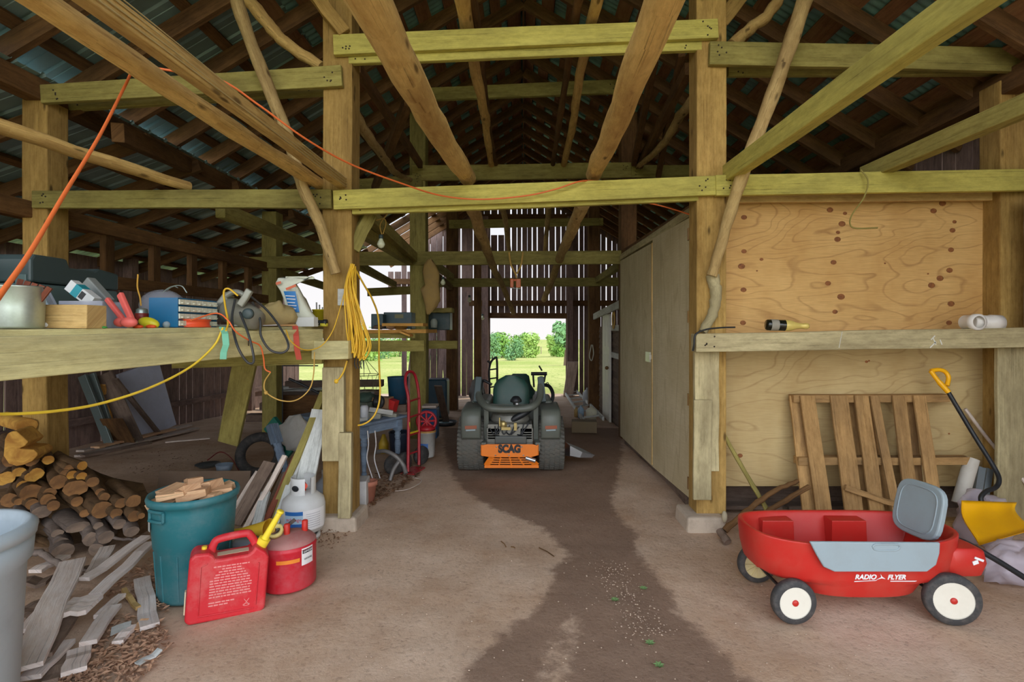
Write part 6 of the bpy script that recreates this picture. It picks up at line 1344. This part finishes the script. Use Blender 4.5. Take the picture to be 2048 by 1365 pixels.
# right of the drive, far
ld=E('wooden_ladder',G(1150,830),'white-streaked wooden ladder lying along the right side of the drive','ladder')
a0,a1=G(1128,790)+V((0,0,.1)),G(1168,850)+V((0,0,.06));o_=V((.36,0.1,.03))
for a,c in((a0,a1),(a0+o_,a1+o_)): MB().bar(a,c,.07,.035).build('rail',W['white'],ld)
for k in range(7): t_=(k+.5)/7;MB().tube([a0.lerp(a1,t_),a0.lerp(a1,t_)+o_],.018,8).build('rung',W['white'],ld)
c=G(1170,868);tag(MB().box(c+V((0,.12,.10)),(.40,.24,.18),rot('Z',-6)).build('cardboard_box',plain('box_tan',(128,112,84),.8),bev=.004),'tan cardboard box on the ground right of the mower','box')
for x,y,r,h,m,l in((1163,838,.06,.24,plain('jug_bluewhite',(150,176,200),.4),'blue-white jug on the ground by the ladder'),(1184,842,.10,.26,plain('jug_ivory',(206,204,180),.5),'ivory plastic jug on the ground by the siding'),(1176,812,.11,.42,plain('pail_white',(190,196,200),.5),'tall white pail beside the far right post'),(1153,836,.035,.2,plain('bottle_tan',(190,160,100),.5),'small tan bottle at the ladder end')):
    c=G(x,y)+V((0,.1,0));tag(MB().lathe([(0,0),(r,0),(r*1.05,h*.7),(r*.6,h*.86),(r*.3,h*.9),(r*.3,h),(0,h)],c,20).build('plastic_jug',m),l,'jug')
timber('leaning_plank',W['grey'],P(1146,724,13.9),G(1136,794),.28,.03,'wide pale plank leaning beside the far doorway','plank',up=(1,0,0))
tag(MB().tube(bez([P(1183,690,11.2),P(1179,712,11.2),P(1183,722,11.2),P(1187,708,11.2),P(1185,690,11.2)]),.012,8).build('hose_loop',plain('hose_pale',(190,190,170),.5)),'pale hose loop hanging on the third-row right post','hose')
b=MB()
for k in range(4): b.tube([P(1227,636,9.0)+V((.0,.12*math.cos(a*PI/8),.13*math.sin(a*PI/8)-.02*k)) for a in range(16)],.011,6,closed=True)
tag(b.build('rope_coil',M_tan),'coil of tan rope hanging above the white panel door','rope')
c=G(866,838)
tag(MB().box(c+V((.05,.25,.38)),(.42,.4,.76)).build('blue_drum',plain('drum_blue',(20,62,80),.5,dirt=.2),bev=.05,seg=3),'tall dark blue plastic container by the second-row post','container')
timber('leaning_board',W['greyd'],P(876,772,7.9),G(893,848),.12,.02,'brown board leaning on the dark blue container','board',up=(1,0,0))
tag(MB().bar(P(847,812,7.4),P(875,812,7.4),.03,.24).build('small_shelf',W['grey']),'small grey shelf board in front of the dark blue container','board')
tag(MB().box(P(861,846,7.5),(.22,.2,.42)).build('blue_tray',plain('tray_blue',(30,90,140),.4),bev=.01),'bright blue tray under the small grey shelf board','tray')
c=G(890,850);tag(MB().lathe([(0,.02),(.17,.02),(.2,.06),(.215,.06),(.18,.0),(0,0)],c,28).build('black_pan',M_blk),'round black drain pan on the ground left of the mower','pan')
tag(MB().lathe([(0,0),(.13,0),(.14,.015),(0,.02)],c+V((0,0,.03)),24).build('pan_liquid',plain('teal_lid',(100,130,140),.3)),'pale lid lying in the round black pan','lid')
b=MB()
for k,(x0,x1,dx) in enumerate(((-3.0,0,.4),(-2.45,0,.1),(-2.2,0,-.2),(-3.35,0,.2))):
    timber('leaning_board',W['wallb'],(x0,14.9,gz(15)),(x0+dx,15.1,1.9),.14,.03,'dark board standing slanted in the back left opening, %s'%['second from left','third from left','nearest the doorway','leftmost'][k],'board',up=(1,0,0),group='boards in the back left opening')
# ================================================================ trees and hedge beyond the far doorway
M_trunk=wood('tree_bark',(110,92,74),(78,64,50))
def leafmat(name,a,c):
    t=NT(name);oc=t.n('TexCoord').outputs['Object']
    t.l(t.mix(t.noise(oc,1.7,4),a,c),t.b.inputs['Base Color']);t.b.inputs['Roughness'].default_value=.8;t.b.inputs['Specular IOR Level'].default_value=.1;return t.m
LM=[leafmat('foliage_mid',(96,146,60),(150,186,92)),leafmat('foliage_light',(130,170,80),(176,200,110)),leafmat('foliage_blue',(92,140,96),(140,176,116))]
RT=random.Random(21)
def tree(x,y,h,r,m,label,n=1500,hang=0):
    z0=fz(x,y);e=E('broadleaf_tree',(x,y,z0),label,'tree','trees beyond the far doorway')
    MB().tube([(x,y,z0-.1),(x+.1,y,z0+h*.35),(x,y+.1,z0+h*.8)],[h*.035,h*.03,h*.01],8).build('trunk',M_trunk,e)
    b=MB();bl=[(V((x+RT.uniform(-.6,.6)*r,y+RT.uniform(-.5,.5)*r,z0+h*RT.uniform(.10+hang,.84))),r*RT.uniform(.4,.65)) for k in range(18)]
    for k in range(n):
        c,rr=RT.choice(bl);d=V((RT.gauss(0,1),RT.gauss(0,1),RT.gauss(0,1))).normalized();p=c+d*rr*RT.uniform(.7,1.05)
        p.z=max(p.z,z0+.05);s_=h*RT.uniform(.03,.065);rt=(d+V((RT.uniform(-.6,.6),RT.uniform(-.6,.6),RT.uniform(-.4,.6)))).to_track_quat('Z','Y').to_matrix()@rot('Z',RT.uniform(0,360))
        i=b.vs([p+rt@V(q) for q in((-s_,0,0),(0,-s_*.6,0),(s_,0,0),(0,s_*.6,0))]);b.face([i,i+1,i+2,i+3])
    b.build('crown',LM[m],e)
def tp(x,y0,y1,Y,wpx,m,label,n=1500,hang=0):
    h=(y0-y1)/F*Y;X=(x-CX)/F*Y;tree(X,Y,(H-(y1-CY)/F*Y)-fz(X,Y),wpx/F*Y/2,m,label,n,hang)
tp(985,714,668,62,36,2,'bushy tree at the left jamb of the far doorway')
tp(1003,714,660,66,44,0,'rounded tree just right of the left jamb in the far doorway')
tp(1028,714,680,54,40,2,'low bluish bush between the two rounded trees')
tp(1042,713,664,68,38,0,'tall tree left of centre of the far doorway view')
tp(1062,713,662,66,40,1,'bright rounded tree at the centre of the far doorway view')
tp(1108,712,668,75,34,1,'slender tree in the right part of the far doorway view')
tp(1122,712,664,70,34,0,'tree beside the right jamb of the far doorway')
tp(1130,700,636,40,44,2,'nearer tree whose branches hang in at the top right of the doorway',900,.3)
for x,y0,y1,Y,w,l in((1083,692,684,230,14,'tiny distant tree on the far slope, left one'),(1100,693,682,220,22,'distant tree on the far slope, right one')): tp(x,y0,y1,Y,w,2,l,200)
for k,(x,Y,y1,w) in enumerate(((690,46,640,70),(725,54,655,80),(760,62,668,70),(800,70,664,70),(830,50,672,60),(865,58,668,60))):
    tp(x,712,y1,Y,w,k%3,'leafy tree seen through the open back left bay, %s'%['leftmost','second from left','third from left','fourth from left','fifth from left','rightmost'][k],900)
for k,(x,Y) in enumerate(((1082,90),(1100,90))):
    X=(x-CX)/F*Y;timber('fence_post',W['greyd'],(X,Y,fz(X,Y)-.1),(X,Y,fz(X,Y)+1.3),.14,.14,'fence post in the far field, %s one'%('left','right')[k],'fence post',up=(1,0,0))
